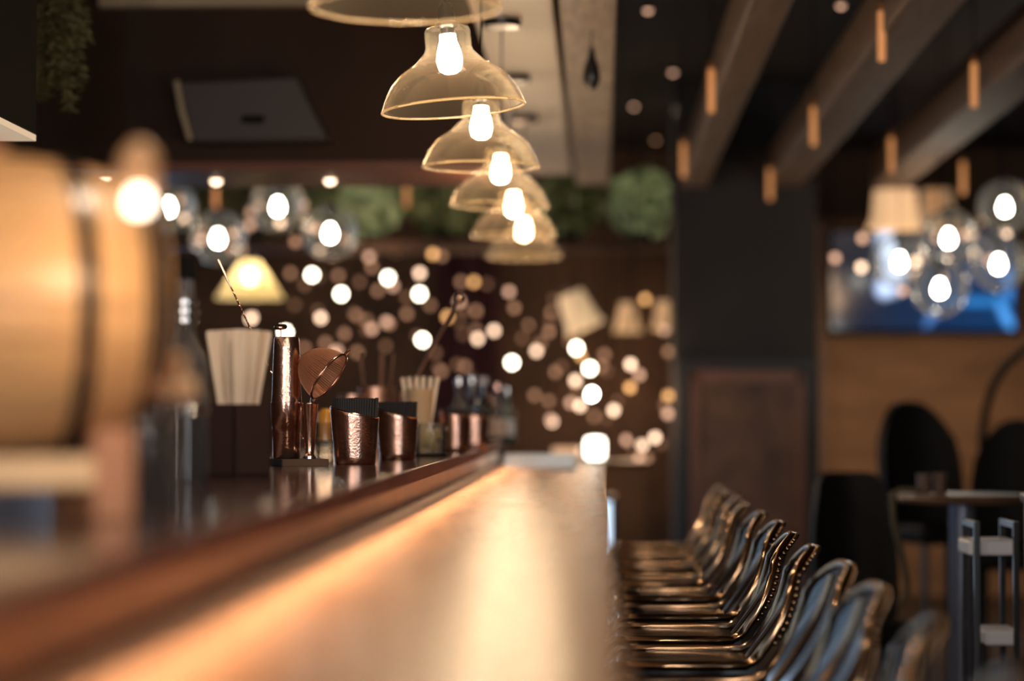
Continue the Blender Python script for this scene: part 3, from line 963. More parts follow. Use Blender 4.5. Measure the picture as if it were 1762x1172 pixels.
# beige paper cup of paddles
by_ = 7.55
bx_ = P(742, 760, by_).x - 0.035
t = thing('beige_beaker', 'beige flared paper beaker behind the glass jar', 'beaker', (bx_, by_, LT))
MB().lathe([(0.001, 0), (0.030, 0), (0.046, 0.20), (0.047, 0.203), (0.044, 0.203), (0.028, 0.004), (0.001, 0.004)], 28).build('beaker_body', pm('beige_paper', (0.66, 0.47, 0.28), 0.6, var=0.15), t, smooth=True)
for k in range(6):
    o = MB().box((0, 0, 0.118), (0.012, 0.002, 0.235)).build('wooden_paddle', M['stirrer'])
    tag(o, 'pale wooden paddle stick in the beige beaker', 'paddle', 'paddles in the beige beaker')
    o.location = (bx_ + (k - 2.5) * 0.007, by_ + 0.01 * (-1) ** k, LT + 0.006)
    o.rotation_euler = (0, (k - 2.5) * 0.065, 0)
# blurred amber glass near the shaker
ay = 6.9
t = thing('amber_glass', 'small glass of amber drink between the shaker and nearest cup', 'glass', (P(560, 770, ay).x, ay, LT))
MB().lathe([(0.001, 0), (0.024, 0), (0.027, 0.1), (0.025, 0.1), (0.022, 0.008), (0.001, 0.007)], 24).build('tumbler', M['clear_glass'], t, smooth=True)
MB().lathe([(0.001, 0.05), (0.0235, 0.05), (0.0245, 0.125), (0.010, 0.14), (0.001, 0.14)], 24).build('drink', M['amber_drink'], t, smooth=True)
# second spoon, out of focus, leaning to the right
b0, b1 = P(790, 515, 7.75), P(722, 640, 7.75)
dd = b1 - b0
end = b0 + dd * ((b0.z - (LT + 0.03)) / -dd.z)
t = thing('leaning_bar_spoon', 'blurred copper bar spoon leaning right over the mugs', 'spoon', tuple(end))
dv = b0 - end
MB().tube([(0, 0, 0), tuple(dv)], 0.005, 8).build('handle', M['copper_soft'], t, smooth=True)
MB().sphere(tuple(dv), 0.013, 12, 8).build('ball_end', M['copper'], t, smooth=True)
MB().sphere((0, 0, 0), 0.014, 12, 8, (0.9, 0.5, 1.2)).build('bowl', M['copper'], t, smooth=True)
# bottles at the far end of the ledge
bottle('liqueur_bottle', 'pale labelled bottle, leftmost at the far end of the ledge', 790, 9.0, 0.036, 0.26, M['bottle_clear'], cap=M['silver'], labelmat=M['pale_label'])
bottle('liqueur_bottle', 'dark bottle with pale label behind the farthest copper cup', 832, 9.5, 0.036, 0.27, M['dark_glass'], cap=M['white'], labelmat=M['pale_label'])
bottle('liqueur_bottle', 'grey glass bottle in the middle of the far bottles', 856, 9.9, 0.038, 0.25, M['bottle_clear'], cap=M['copper'], labelmat=M['pale_label'])
bottle('liqueur_bottle', 'dark green bottle, rightmost at the far end of the ledge', 873, 10.3, 0.034, 0.24, M['green_glass'], cap=M['silver'], labelmat=M['white'])
bottle('liqueur_bottle', 'black bottle hidden half behind the other far bottles', 812, 9.9, 0.036, 0.28, M['dark_glass'], cap=M['silver'])
# metal tray at the far end of the counter
t = thing('drip_tray', 'low grey metal tray across the far end of the counter', 'tray', (-0.225, 9.35, BT))
MB().box((0, 0, 0.004), (0.27, 0.22, 0.006)).build('tray_base', M['grey_metal'], t)
for s in (-1, 1):
    MB().box((0, s * 0.11, 0.026), (0.27, 0.006, 0.050)).build('tray_wall', M['grey_metal'], t)
    MB().box((s * 0.135, 0, 0.026), (0.006, 0.226, 0.050)).build('tray_wall', M['grey_metal'], t)

# ================================================================== overhead on the left
k0 = P(62, 243, 6.2)
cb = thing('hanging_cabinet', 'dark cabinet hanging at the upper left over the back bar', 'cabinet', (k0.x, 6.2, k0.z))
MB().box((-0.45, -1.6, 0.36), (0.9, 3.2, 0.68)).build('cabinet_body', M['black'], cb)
MB().box((-0.45, -1.6, 0.008), (0.9, 3.2, 0.016)).build('underside_light_panel', pm('lit_underside', (0.55, 0.46, 0.33), 0.6, emis=(1.0, 0.74, 0.50), es=0.42), cb)  # board glows in place of light falling on the underside
MB().tube([(-0.45, -1.6, 0.70), (-0.45, -1.6, ZC - k0.z)], 0.02, 8).build('hanger', M['black_metal'], cb)
MB().tube([(-0.45, -0.4, 0.70), (-0.45, -0.4, ZC - k0.z)], 0.02, 8).build('hanger', M['black_metal'], cb)
# dim unit on the bulkhead
a0 = P(433, 190, 9.3)
t = thing('wall_unit', 'dark grey slant-ended unit mounted on the bulkhead', 'wall unit', (a0.x, 9.5, a0.z))
wv = [(-0.30, 0.12), (0.17, 0.14), (0.23, 0.02), (0.30, -0.115), (-0.24, -0.12), (-0.275, 0.0)]
vs = [(a, -0.16, b) for a, b in wv] + [(a, 0.0, b) for a, b in wv]
n = len(wv)
MB().add(vs, [tuple(range(n)), tuple(range(2 * n - 1, n - 1, -1))] + [(q, n + q, n + (q + 1) % n, (q + 1) % n) for q in range(n)]).build('unit_body', pm('unit_grey', (0.060, 0.046, 0.040), 0.45), t, bevel=0.012)
MB().tube([(-0.30, -0.165, 0.12), (-0.278, -0.165, 0.0), (-0.245, -0.165, -0.11)], 0.012, 8).build('edge_trim', M['cream'], t, smooth=True)
MB().box((0.0, -0.163, -0.03), (0.09, 0.008, 0.03)).build('badge', M['black'], t, bevel=0.008)
# downlights under the bulkhead
for u, lb in ((182, 'small round downlight under the bulkhead above the barrel'), (372, 'small round downlight under the bulkhead left of the middle'), (568, 'small round downlight under the bulkhead, nearest the glass pendants')):
    p = P(u, 289, 9.8)
    t = thing('downlight', lb, 'downlight', (p.x, 9.8, 2.265), group='downlights under the bulkhead')
    MB().lathe([(0.022, 0.0), (0.036, -0.001), (0.038, -0.005), (0.030, -0.007), (0.022, -0.004)], 24, closed=True).build('bezel', M['copper_cap'], t, smooth=True)
    MB().sphere((0, 0, -0.004), 0.022, 16, 8, (1, 1, 0.9)).build('lens', emit('downlight_lens', (1.0, 0.72, 0.48), 6), t, smooth=True)

# ================================================================== greenery
def leaf_cloud(n, sx, sy, sz, size, seed, droop=0.0):
    rnd = random.Random(seed)
    mb = MB()
    for k in range(n):
        while True:
            p = Vector((rnd.uniform(-1, 1), rnd.uniform(-1, 1), rnd.uniform(-1, 1)))
            if 0.25 < p.length < 1.0:
                break
        c = Vector((p.x * sx, p.y * sy, p.z * sz))
        q = Euler((rnd.uniform(0, 6), rnd.uniform(0, 6), rnd.uniform(0, 6))).to_matrix().to_4x4()
        s = size * rnd.uniform(0.6, 1.3)
        vs = [(0, -s, 0), (s * 0.42, -s * 0.2, s * 0.06), (s * 0.3, s * 0.5, 0), (0, s, -s * 0.1), (-s * 0.3, s * 0.5, 0), (-s * 0.42, -s * 0.2, s * 0.06)]
        mb.add(vs, [(0, 1, 2, 3), (0, 3, 4, 5)], Matrix.Translation(c) @ q)
    return mb
GY = 15.6
shelf_z = P(700, 418, GY).z
sh = struct(box('trim_8', (P(270, 400, GY).x, GY - 0.2, shelf_z - 0.05), (P(1158, 400, GY).x, GY + 0.3, shelf_z), M['bulkhead']))
GR = [(335, 0.20, 'leaf_olive', 'dark olive hedge plant at the left end of the high shelf'),
      (440, 0.19, 'leaf_olive', 'dark green plant on the high shelf above the round globes'),
      (535, 0.155, 'leaf', 'mid green plant left of the bright round bush'),
      (632, 0.195, 'leaf_bright', 'bright green round bush on the high shelf left of the pendants'),
      (765, 0.25, 'leaf', 'green plant on the high shelf just left of the glass pendants'),
      (975, 0.20, 'leaf', 'green plant on the high shelf right of the glass pendants'),
      (1104, 0.21, 'leaf_bright', 'pale green bush at the shelf end next to the pillar')]
for i, (u, s, mt_, lb) in enumerate(GR):
    p = P(u, 360, GY)
    t = thing('shelf_plant', lb, 'plant', (p.x, GY + 0.02, shelf_z), group='plants on the high shelf')
    hz = 0.225
    o = leaf_cloud(420, s, 0.17, hz, 0.07, i)
    o.v = [(a, b, c + hz * 0.98 + 0.03) for a, b, c in o.v]
    f = o.build('foliage', M[mt_], t)
    f['kind'] = 'stuff'
    MB().lathe([(0.001, 0), (0.07, 0), (0.09, 0.11), (0.085, 0.11), (0.066, 0.02), (0.001, 0.02)], 20).build('pot', M['black'], t, smooth=True)
for u in (630, 1112):
    p = P(u, 360, GY)
    spot('plant_spot', (p.x + 0.1, 14.2, 3.2), (p.x, GY, shelf_z + 0.22), 34, (1.0, 0.84, 0.6), 26, 0.8)
spot('plant_spot', (P(860, 360, GY).x, 13.9, 3.2), (P(830, 360, GY).x, GY, shelf_z + 0.2), 24, (1.0, 0.78, 0.52), 60, 0.9)
# trailing plant at the upper left
p0 = P(100, -60, 7.4)
t = thing('trailing_plant', 'olive green trailing fronds hanging at the upper left', 'plant', tuple(p0))
rnd = random.Random(3)
for k in range(16):
    x = rnd.uniform(-0.07, 0.08)
    ln = rnd.uniform(0.20, 0.47)
    y = rnd.uniform(-0.05, 0.05)
    pts = [(x * (0.5 + 0.7 * s / 6), y, -ln * s / 6) for s in range(7)]
    fr = MB()
    fr.tube(pts, 0.002, 4)
    for s in range(26):
        q = s / 26
        c = Vector((x * (0.5 + 0.7 * q), y, -ln * q))
        L_ = 0.035
        for sd in (-1, 1):
            m_ = Matrix.Translation(c) @ Euler((rnd.uniform(-.6, .6), sd * rnd.uniform(0.7, 1.5), rnd.uniform(-1, 1))).to_matrix().to_4x4()
            fr.add([(0, 0, 0), (0.006, 0.0, -L_ * .5), (0, 0, -L_), (-0.006, 0, -L_ * .5)], [(0, 1, 2, 3)], m_)
    f = fr.build('frond', M['leaf_olive'], t)
MB().lathe([(0.001, -0.02), (0.06, -0.02), (0.075, 0.09), (0.07, 0.09), (0.001, 0.05)], 20).build('pot', M['black'], t, smooth=True)
MB().tube([(0, 0, 0.05), (0, 0, ZC - p0.z)], 0.004, 6).build('hanger', M['black'], t)

# ================================================================== tube pendants
TUBES = [(1224, 150, 10.0), (1176, 270, 12.7), (1517, 55, 8.6), (1400, 212, 11.25), (1325, 313, 14.0), (1676, 140, 9.85), (1534, 262, 12.4), (1657, 302, 13.7), (1608, 345, 16.2), (372, 328, 14.6), (700, 326, 14.5)]
TL = ['tube pendant beside the leftmost dark beam', 'tube pendant at the far end of the leftmost beam', 'tube pendant cut by the top edge, left of the middle beam',
      'tube pendant halfway along the middle beam', 'tube pendant in front of the pillar top', 'tube pendant nearest the upper right corner',
      'tube pendant above the far end of the right beam', 'tube pendant at the right above the globe lamps', 'tube pendant farthest back near the television',
      'tube pendant at the left below the bulkhead downlight', 'tube pendant left of the glass pendants against the greenery']
tb0 = None
for (u, v, Y), lb in zip(TUBES, TL):
    p = P(u, v, Y)
    L_ = 0.21
    t = thing('tube_pendant', 'slim amber ' + lb, 'lamp', (p.x, p.y, p.z - L_ / 2), group='slim amber tube pendants')
    MB().lathe([(0.001, 0.004), (0.012, 0.0), (0.014, 0.004), (0.014, L_ - 0.03), (0.001, L_ - 0.03)], 16).build('tube', M['amber_tube'], t, smooth=True)
    MB().lathe([(0.015, L_ - 0.032), (0.015, L_ - 0.004), (0.009, L_), (0.001, L_)], 16).build('cap', M['copper_cap'], t, smooth=True)
    MB().tube([(0, 0, L_ - 0.001), (0, 0, ZC - (p.z - L_ / 2))], 0.003, 5).build('cord', M['black'], t)

# small ceiling spotlights
for i, (u, v, lb) in enumerate(((1158, 117, 'tiny ceiling light just right of the weathered plank beam'), (1091, 176, 'tiny ceiling light low beside the weathered plank beam'), (1265, 233, 'tiny ceiling light between the first and second dark beams'),
                (1345, 174, 'faint ceiling light left of the middle dark beam'), (1447, 2, 'tiny ceiling light at the top edge between beams'), (1115, 8, 'tiny ceiling light at the top edge by the plank beam'), (1128, 235, 'faint ceiling light above the pale bush'))):
    Y = 2.0 * FPX / (715 - v)
    p = P(u, v, Y)
    t = thing('ceiling_light', lb, 'downlight', (p.x, p.y, ZC), group='tiny lights in the black ceiling')
    MB().lathe([(0.02, 0), (0.03, 0), (0.03, -0.02), (0.02, -0.022)], 16, closed=True).build('bezel', M['black'], t, smooth=True)
    MB().sphere((0, 0, -0.016), 0.020, 12, 6).build('lens', BUL['k' if 'faint' in lb else 'd'], t, smooth=True)
# dark drop-shaped pendant in front of the plank beam
p = P(1018, 155, 8.4)
t = thing('drop_pendant', 'unlit dark drop-shaped pendant in front of the plank beam', 'lamp', tuple(p))
MB().lathe([(0.001, 0), (0.016, 0.006), (0.027, 0.025), (0.030, 0.05), (0.024, 0.085), (0.013, 0.12), (0.007, 0.15), (0.001, 0.155)], 20).build('drop_body', M['black_metal'], t, smooth=True)
MB().tube([(0, 0, 0.15), (0, 0, ZB - 0.02 - p.z)], 0.003, 5).build('cord', M['black'], t)

# ================================================================== globe pendants
GL = [(290, 358, 13.6, 'leftmost clear globe lamp, above the barrel end'), (375, 412, 13.4, 'clear globe lamp above the cone shaded lamp'), (478, 357, 13.8, 'highest clear globe lamp left of the bright bush'),
      (568, 403, 13.5, 'clear globe lamp in front of the bright green bush'), (1729, 358, 13.7, 'uppermost clear globe lamp at the right edge'), (1632, 412, 12.8, 'brightest clear globe lamp before the television'),
      (1548, 452, 13.2, 'clear globe lamp left before the television'), (1617, 498, 12.6, 'lowest clear globe lamp before the television'), (1718, 456, 12.9, 'clear globe lamp at the right end of the television')]
g0 = None
for u, v, Y, lb in GL:
    p = P(u, v, Y)
    if g0 is None:
        g0 = thing('globe_pendant', lb, 'lamp', tuple(p), group='clear globe pendant lamps')
        MB().sphere((0, 0, 0.01), 0.15, 32, 20).build('glass_globe', M['globe_glass'], g0, smooth=True)
        MB().lathe([(0.001, -0.036), (0.016, -0.033), (0.026, -0.020), (0.030, -0.004), (0.027, 0.012), (0.017, 0.034), (0.013, 0.05), (0.001, 0.052)], 20).build('bulb', BUL['S'], g0, smooth=True)
        MB().lathe([(0.001, 0.046), (0.017, 0.046), (0.018, 0.09), (0.03, 0.15), (0.035, 0.165), (0.001, 0.175)], 20).build('socket', M['black_metal'], g0, smooth=True)
        o = g0
    else:
        o = dup(g0, tuple(p), None, lb)
    MB().tube([(0, 0, 0.17), (0, 0, ZC - p.z)], 0.003, 5).build('cord', M['black'], o)

# ================================================================== string lights
STR = [('string_light', 'string of round bulbs hung across the far wall, upper middle run',
        [(549, 433, 'b'), (537, 473, 'B'), (587, 506, 'B'), (635, 442, 'd'), (668, 478, 'B'), (676, 492, 'd'), (722, 470, 'b'), (722, 506, 'B'), (745, 437, 'a')], 15.2),
       ('string_light', 'string of bulbs on the far wall just above the copper shaker',
        [(432, 548, 'b'), (433, 546, 'b'), (491, 572, 'B'), (552, 547, 'b'), (578, 606, 'b'), (580, 604, 'd'), (592, 574, 'k'), (640, 566, 'd'), (665, 554, 'd'), (727, 585, 'B')], 14.62),
       ('string_light', 'string of mostly dim bulbs rising above the leaning spoon',
        [(881, 624, 'B'), (923, 604, 'b'), (945, 571, 'k'), (850, 569, 'b'), (822, 583, 'b'), (770, 545, 'a'), (790, 519, 'd'), (815, 485, 'a'), (876, 502, 'd'), (885, 530, 'k')], 15.4),
       ('string_light', 'string with the brightest bulbs, hanging over the end of the counter',
        [(992, 599, 'B'), (1000, 612, 'a'), (1015, 634, 'B'), (990, 655, 'b'), (1018, 678, 'S'), (998, 698, 'b'), (982, 693, 'd'), (950, 725, 'b'), (948, 722, 'd')], 14.6),
       ('string_light', 'string of bulbs drooping in a loop left of the pillar',
        [(1056, 706, 'b'), (1078, 757, 'd'), (1100, 790, 'd'), (1105, 766, 'b'), (1127, 753, 'b'), (1149, 712, 'd'), (1150, 681, 'a'), (1100, 645, 'd'), (1085, 627, 'b'), (1084, 667, 'a')], 14.2),
       ('string_light', 'string of small pinkish bulbs around the globes at the upper left',  # reflections in the globe glass built as dim glowing bulbs
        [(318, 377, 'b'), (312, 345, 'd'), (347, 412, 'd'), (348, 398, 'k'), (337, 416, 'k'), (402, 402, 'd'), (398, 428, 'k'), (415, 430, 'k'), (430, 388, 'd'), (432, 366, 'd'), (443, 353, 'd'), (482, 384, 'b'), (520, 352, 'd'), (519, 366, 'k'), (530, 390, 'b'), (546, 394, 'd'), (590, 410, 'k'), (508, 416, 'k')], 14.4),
       ('string_light', 'string of small pinkish bulbs before the television',  # more globe glass reflections shaped as bulbs
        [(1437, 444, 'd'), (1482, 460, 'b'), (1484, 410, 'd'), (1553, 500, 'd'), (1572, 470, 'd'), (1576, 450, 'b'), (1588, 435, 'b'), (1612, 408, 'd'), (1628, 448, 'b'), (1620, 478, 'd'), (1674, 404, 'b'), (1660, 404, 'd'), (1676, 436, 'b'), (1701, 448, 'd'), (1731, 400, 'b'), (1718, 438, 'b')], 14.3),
       ('string_light', 'string of faint amber bulbs low behind the bottles',
        [(640, 460, 'k'), (650, 500, 'k'), (560, 590, 'k'), (700, 540, 'k'), (610, 540, 'k'), (760, 440, 'k'), (930, 590, 'k'), (910, 560, 'k'), (955, 640, 'k'), (945, 690, 'k'), (920, 680, 'k'), (1040, 610, 'k'), (1110, 515, 'a'), (1143, 568, 'd'), (1150, 605, 'k')], 16.2)]
rnd = random.Random(11)
for q, (x0, x1, y0, y1, n_, lb) in enumerate(((500, 760, 425, 640, 26, 'string of many faint amber bulbs spread over the dark wall above the cups'), (770, 1000, 470, 720, 22, 'string of many faint amber bulbs on the wall above the far bottles'), (1010, 1150, 600, 800, 10, 'string of a few faint bulbs inside the loop beside the pillar'))):
    pp = sorted([(rnd.uniform(x0, x1), rnd.uniform(y0, y1)) for _ in range(n_)], key=lambda e: (int(e[0] / 60), e[1] * (1 if int(e[0] / 60) % 2 else -1)))
    STR.append(('string_light', lb, [(a_, b_, 'f' if k_ % 3 else 'k') for k_, (a_, b_) in enumerate(pp)], 16.6 + 0.4 * q))
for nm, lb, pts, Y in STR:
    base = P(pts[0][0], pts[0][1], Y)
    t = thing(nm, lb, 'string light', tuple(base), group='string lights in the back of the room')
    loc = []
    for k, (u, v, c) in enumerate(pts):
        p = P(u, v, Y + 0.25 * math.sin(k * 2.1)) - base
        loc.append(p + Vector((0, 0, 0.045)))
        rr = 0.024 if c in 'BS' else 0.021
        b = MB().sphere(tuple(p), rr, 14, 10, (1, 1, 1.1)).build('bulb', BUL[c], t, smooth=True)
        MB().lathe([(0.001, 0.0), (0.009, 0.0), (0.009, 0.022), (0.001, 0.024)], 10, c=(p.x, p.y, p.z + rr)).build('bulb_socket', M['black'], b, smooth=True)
    path = []
    for k in range(len(loc) - 1):
        a, b = loc[k], loc[k + 1]
        for s in range(6):
            q = s / 6
            path.append(a + (b - a) * q + Vector((0, 0, -0.03 * math.sin(PI * q))))
    path.append(loc[-1])
    path = [Vector((loc[0].x - 0.05, loc[0].y + 0.05, ZC - base.z))] + path + [Vector((loc[-1].x + 0.05, loc[-1].y + 0.05, ZC - base.z))]
    MB().tube(path, 0.0035, 5).build('cable', M['black'], t)
    mid = sum(loc, Vector()) / len(loc) + base
    point('string_glow', (mid.x, mid.y + 0.1, mid.z), 5.0, (1.0, 0.62, 0.36), 0.12)

# ================================================================== shaded lamps in the background
def shade_lamp(label, u, v, Y, r0, r1, h, col, es, bulb=None, tilt=0.0, cord=True):
    p = P(u, v, Y)
    t = thing('shaded_pendant', label, 'lamp', tuple(p), (0, tilt, 0))
    m = thin_glass('shade_' + str(u), (0.9, 0.8, 0.6), 0.55, (0.85, 0.74, 0.48), 0.3, 0.3) if bulb else pm('shade_' + str(u), (0.7, 0.55, 0.35), 0.6, emis=col, es=es)
    MB().lathe([(r1, 0), (r1 * 0.82, h * 0.25), (r1 * 0.44 + r0 * 0.45, h * 0.62), (r0, h), (0.012, h * 1.02), (0.012, h * 0.99), (r0 - 0.004, h * 0.97), (r1 * 0.44 + r0 * 0.45 - 0.004, h * 0.6), (r1 * 0.82 - 0.004, h * 0.24), (r1 - 0.004, 0)], 32, closed=True).build('shade', m, t, smooth=True)
    MB().lathe([(0.001, h), (0.018, h), (0.018, h + 0.04), (0.001, h + 0.045)], 16).build('socket', M['black_metal'], t, smooth=True)
    if bulb:
        MB().sphere((0, 0, h * 0.56), 0.036, 16, 10, (1, 1, 1.15)).build('bulb', bulb, t, smooth=True)
    else:
        MB().sphere((0, 0, h * 0.45), 0.03, 12, 8).build('bulb', BUL['B'], t, smooth=True)
    if cord:
        MB().tube([(0, 0, h + 0.04), (0, 0, ZC - p.z)], 0.003, 5).build('cord', M['black'], t)
    return p
p = shade_lamp('cream glass cone pendant with a bright bulb above the stirrers', 430, 514, 13.0, 0.05, 0.19, 0.21, (1, .8, .5), 1, BUL['S'])
point('cone_light', (p.x, p.y, p.z + 0.03), 3.0, (1.0, 0.82, 0.55), 0.03)
shade_lamp('warm glowing pendant shade above the television', 1540, 394, 15.0, 0.13, 0.18, 0.24, (1.0, 0.58, 0.30), 0.55)
pw = P(1540, 394, 15.0)
spot('shade_glow', (pw.x, pw.y, pw.z - 0.03), (pw.x, pw.y + 0.9, 0.3), 90, (1.0, 0.66, 0.38), 140, 0.6)
shade_lamp('tilted bright cream lampshade right of the pendants', 1008, 566, 15.0, 0.08, 0.13, 0.24, (1.0, 0.66, 0.36), 0.40, None, R(-24))
tq = P(1008, 566, 15.0)
sq = [o_ for o_ in C.objects if o_.get('label') == 'tilted bright cream lampshade right of the pendants'][0]
for c_ in sq.children:
    if c_.name.startswith('cord'):
        c_.matrix_parent_inverse = Matrix.Translation((0, 0, 0.28)) @ Euler((0, R(24), 0)).to_matrix().to_4x4() @ Matrix.Diagonal((1, 1, 1.06, 1)) @ Matrix.Translation((0, 0, -0.28))
shade_lamp('small glowing peach shade left of the pillar', 1080, 572, 16.5, 0.05, 0.10, 0.20, (1.0, 0.55, 0.26), 0.30)
shade_lamp('small glowing peach shade touching the pillar edge', 1142, 568, 16.8, 0.05, 0.09, 0.20, (1.0, 0.55, 0.26), 0.30)
shade_lamp('large dim amber shade at the far right top', 1612, 392, 16.6, 0.10, 0.16, 0.26, (1.0, 0.55, 0.28), 0.22)

# lit lamp beyond the end of the counter
tp_ = P(1024, 786, 12.6)
TZ2 = tp_.z - 0.02
t = thing('side_table', 'round wooden table beyond the end of the counter', 'table', (tp_.x - 0.02, 12.6, 0))
MB().lathe([(0.001, TZ2 - 0.03), (0.32, TZ2 - 0.03), (0.325, TZ2 - 0.015), (0.32, TZ2), (0.001, TZ2)], 40).build('table_top', M['table_wood'], t, smooth=True)
MB().lathe([(0.001, 0), (0.2, 0), (0.2, 0.02), (0.03, 0.05), (0.025, TZ2 - 0.03), (0.001, TZ2 - 0.03)], 24).build('pedestal', M['black_metal'], t, smooth=True)
t = thing('table_lantern', 'white glowing lantern on the table past the counter end', 'lamp', (tp_.x, 12.6, TZ2))
MB().lathe([(0.001, 0), (0.045, 0), (0.045, 0.012), (0.001, 0.012)], 24).build('base', M['black_metal'], t, smooth=True)
MB().lathe([(0.040, 0.012), (0.047, 0.02), (0.050, 0.09), (0.044, 0.115), (0.001, 0.12)], 24).build('glowing_shade', emit('lantern_glow', (1.0, 0.90, 0.74), 8), t, smooth=True)
t = thing('candle_bowl', 'peach glowing candle bowl left of the white lantern', 'lamp', (P(975, 780, 12.55).x, 12.55, TZ2))
MB().lathe([(0.001, 0), (0.05, 0), (0.075, 0.03), (0.075, 0.07), (0.068, 0.07), (0.068, 0.03), (0.001, 0.01)], 28).build('bowl', pm('peach_bowl', (0.7, 0.45, 0.28), 0.4, emis=(1.0, 0.55, 0.3), es=0.55), t, smooth=True)
MB().sphere((0, 0, 0.035), 0.02, 12, 8, (1, 1, 1.6)).build('flame', BUL['a'], t, smooth=True)

# low lit cooler beyond the end of the counter
t = thing('display_cooler', 'low pale blue lit cooler seen past the far end of the counter', 'cooler', (-0.265, 13.45, 0))
MB().box((0, 0.22, 0.16), (0.72, 0.44, 0.32)).build('plinth', M['black_metal'], t, bevel=0.006)
for sx in (-1, 1):
    MB().box((sx * 0.345, 0.22, 0.57), (0.03, 0.44, 0.50)).build('side_wall', M['black_metal'], t)
MB().box((0, 0.43, 0.57), (0.66, 0.02, 0.50)).build('lit_back', emit('cooler_glow', (0.58, 0.74, 1.0), 2.6), t)
MB().box((0, 0.22, 0.835), (0.72, 0.44, 0.03)).build('top', M['black_metal'], t, bevel=0.004)
MB().box((0, 0.004, 0.57), (0.66, 0.006, 0.50)).build('glass_door', M['clear_glass'], t)
MB().box((0, 0.22, 0.57), (0.655, 0.36, 0.012)).build('shelf', M['white'], t)
# plum curtain
p = P(805, 520, 17.9)
t = thing('plum_curtain', 'dark plum curtain hanging on the far wall behind the leaning spoon', 'curtain', (p.x, 17.9, 0.02))
vs, fs = [], []
for k in range(41):
    x = -0.24 + 0.48 * k / 40
    y = 0.05 * math.sin(k * 1.1)
    vs += [(x, y, 0), (x, y, 2.75), (x, y + 0.01, 0), (x, y + 0.01, 2.75)]
for k in range(40):
    a = 4 * k
    fs += [(a, a + 4, a + 5, a + 1), (a + 2, a + 3, a + 7, a + 6), (a + 1, a + 5, a + 7, a + 3), (a, a + 2, a + 6, a + 4)]
MB().add(vs, fs).build('cloth', M['purple'], t, smooth=True)
MB().tube([(-0.32, 0.02, 2.77), (0.32, 0.02, 2.77)], 0.015, 8).build('curtain_rod', M['black_metal'], t, smooth=True)

# ================================================================== television on the brown wall
def screen_mat():
    m = bpy.data.materials.new('screen_picture')
    m.use_nodes = True
    nt = m.node_tree
    nt.nodes.clear()
    o = nt.nodes.new('ShaderNodeOutputMaterial')
    e = nt.nodes.new('ShaderNodeEmission')
    g = nt.nodes.new('ShaderNodeBsdfGlossy')
    g.inputs['Roughness'].default_value = 0.1
    mx = nt.nodes.new('ShaderNodeMixShader')
    mx.inputs[0].default_value = 0.06
    tc = nt.nodes.new('ShaderNodeTexCoord')
    sep = nt.nodes.new('ShaderNodeSeparateXYZ')
    nt.links.new(tc.outputs['Generated'], sep.inputs[0])
    def math_(op, a, b=None, clamp=False):
        n = nt.nodes.new('ShaderNodeMath')
        n.operation = op
        n.use_clamp = clamp
        for i, q in enumerate((a, b)):
            if q is None:
                continue
            if isinstance(q, (int, float)):
                n.inputs[i].default_value = q
            else:
                nt.links.new(q, n.inputs[i])
        return n.outputs[0]
    X, Z = sep.outputs[0], sep.outputs[2]
    def blob(cx, cz, sx, sz, slope=0.0):
        dz = math_('SUBTRACT', Z, cz)
        dx = math_('SUBTRACT', math_('SUBTRACT', X, cx), math_('MULTIPLY', dz, slope))
        a = math_('POWER', math_('ABSOLUTE', math_('DIVIDE', dx, sx)), 2.0)
        b = math_('POWER', math_('ABSOLUTE', math_('DIVIDE', dz, sz)), 2.0)
        return math_('SUBTRACT', 1.0, math_('ADD', a, b), True)
    def mixc(fac, prev, col):
        n = nt.nodes.new('ShaderNodeMix')
        n.data_type = 'RGBA'
        nt.links.new(fac, n.inputs[0])
        nt.links.new(prev, n.inputs[6])
        n.inputs[7].default_value = (*col, 1)
        return n.outputs[2]
    ramp = nt.nodes.new('ShaderNodeValToRGB')
    ramp.color_ramp.elements[0].position = 0.1
    ramp.color_ramp.elements[0].color = (0.004, 0.007, 0.016, 1)
    ramp.color_ramp.elements[1].position = 0.95
    ramp.color_ramp.elements[1].color = (0.004, 0.026, 0.085, 1)
    nt.links.new(X, ramp.inputs[0])
    c = ramp.outputs[0]
    up = math_('MULTIPLY', math_('SUBTRACT', Z, 0.55, True), 1.6, True)
    c = mixc(up, c, (0.035, 0.028, 0.026))  # glow of the globe lamps put into the upper picture colour
    c = mixc(blob(0.31, 0.86, 0.075, 0.26), c, (0.75, 0.88, 1.15))
    c = mixc(blob(0.34, 0.55, 0.085, 0.24), c, (0.70, 0.82, 1.1))
    c = mixc(blob(0.29, 0.42, 0.06, 0.13), c, (0.6, 0.75, 1.1))
    c = mixc(blob(0.55, 0.13, 0.035, 0.15, 0.3), c, (0.06, 0.16, 0.42))
    c = mixc(blob(0.80, 0.28, 0.22, 0.06, 0), c, (0.02, 0.15, 0.42))
    c = mixc(blob(0.955, 0.13, 0.04, 0.22, -0.25), c, (0.07, 0.30, 0.75))
    c = mixc(blob(0.97, 0.45, 0.035, 0.22, 0), c, (0.05, 0.22, 0.60))
    nt.links.new(c, e.inputs[0])
    e.inputs[1].default_value = 1.5
    nt.links.new(e.outputs[0], mx.inputs[1])
    nt.links.new(g.outputs[0], mx.inputs[2])
    nt.links.new(mx.outputs[0], o.inputs[0])
    return m
TVY = 17.5
a, b = P(1425, 575, TVY), P(1750, 392, TVY)
cx, cz, tw, th = (a.x + b.x) / 2, (a.z + b.z) / 2, b.x - a.x, b.z - a.z
t = thing('television', 'wall-mounted television showing a blue picture on the brown wall', 'television', (cx, 17.575, cz))
MB().box((0, -0.05, 0), (tw, 0.05, th)).build('housing', M['black'], t, bevel=0.006)
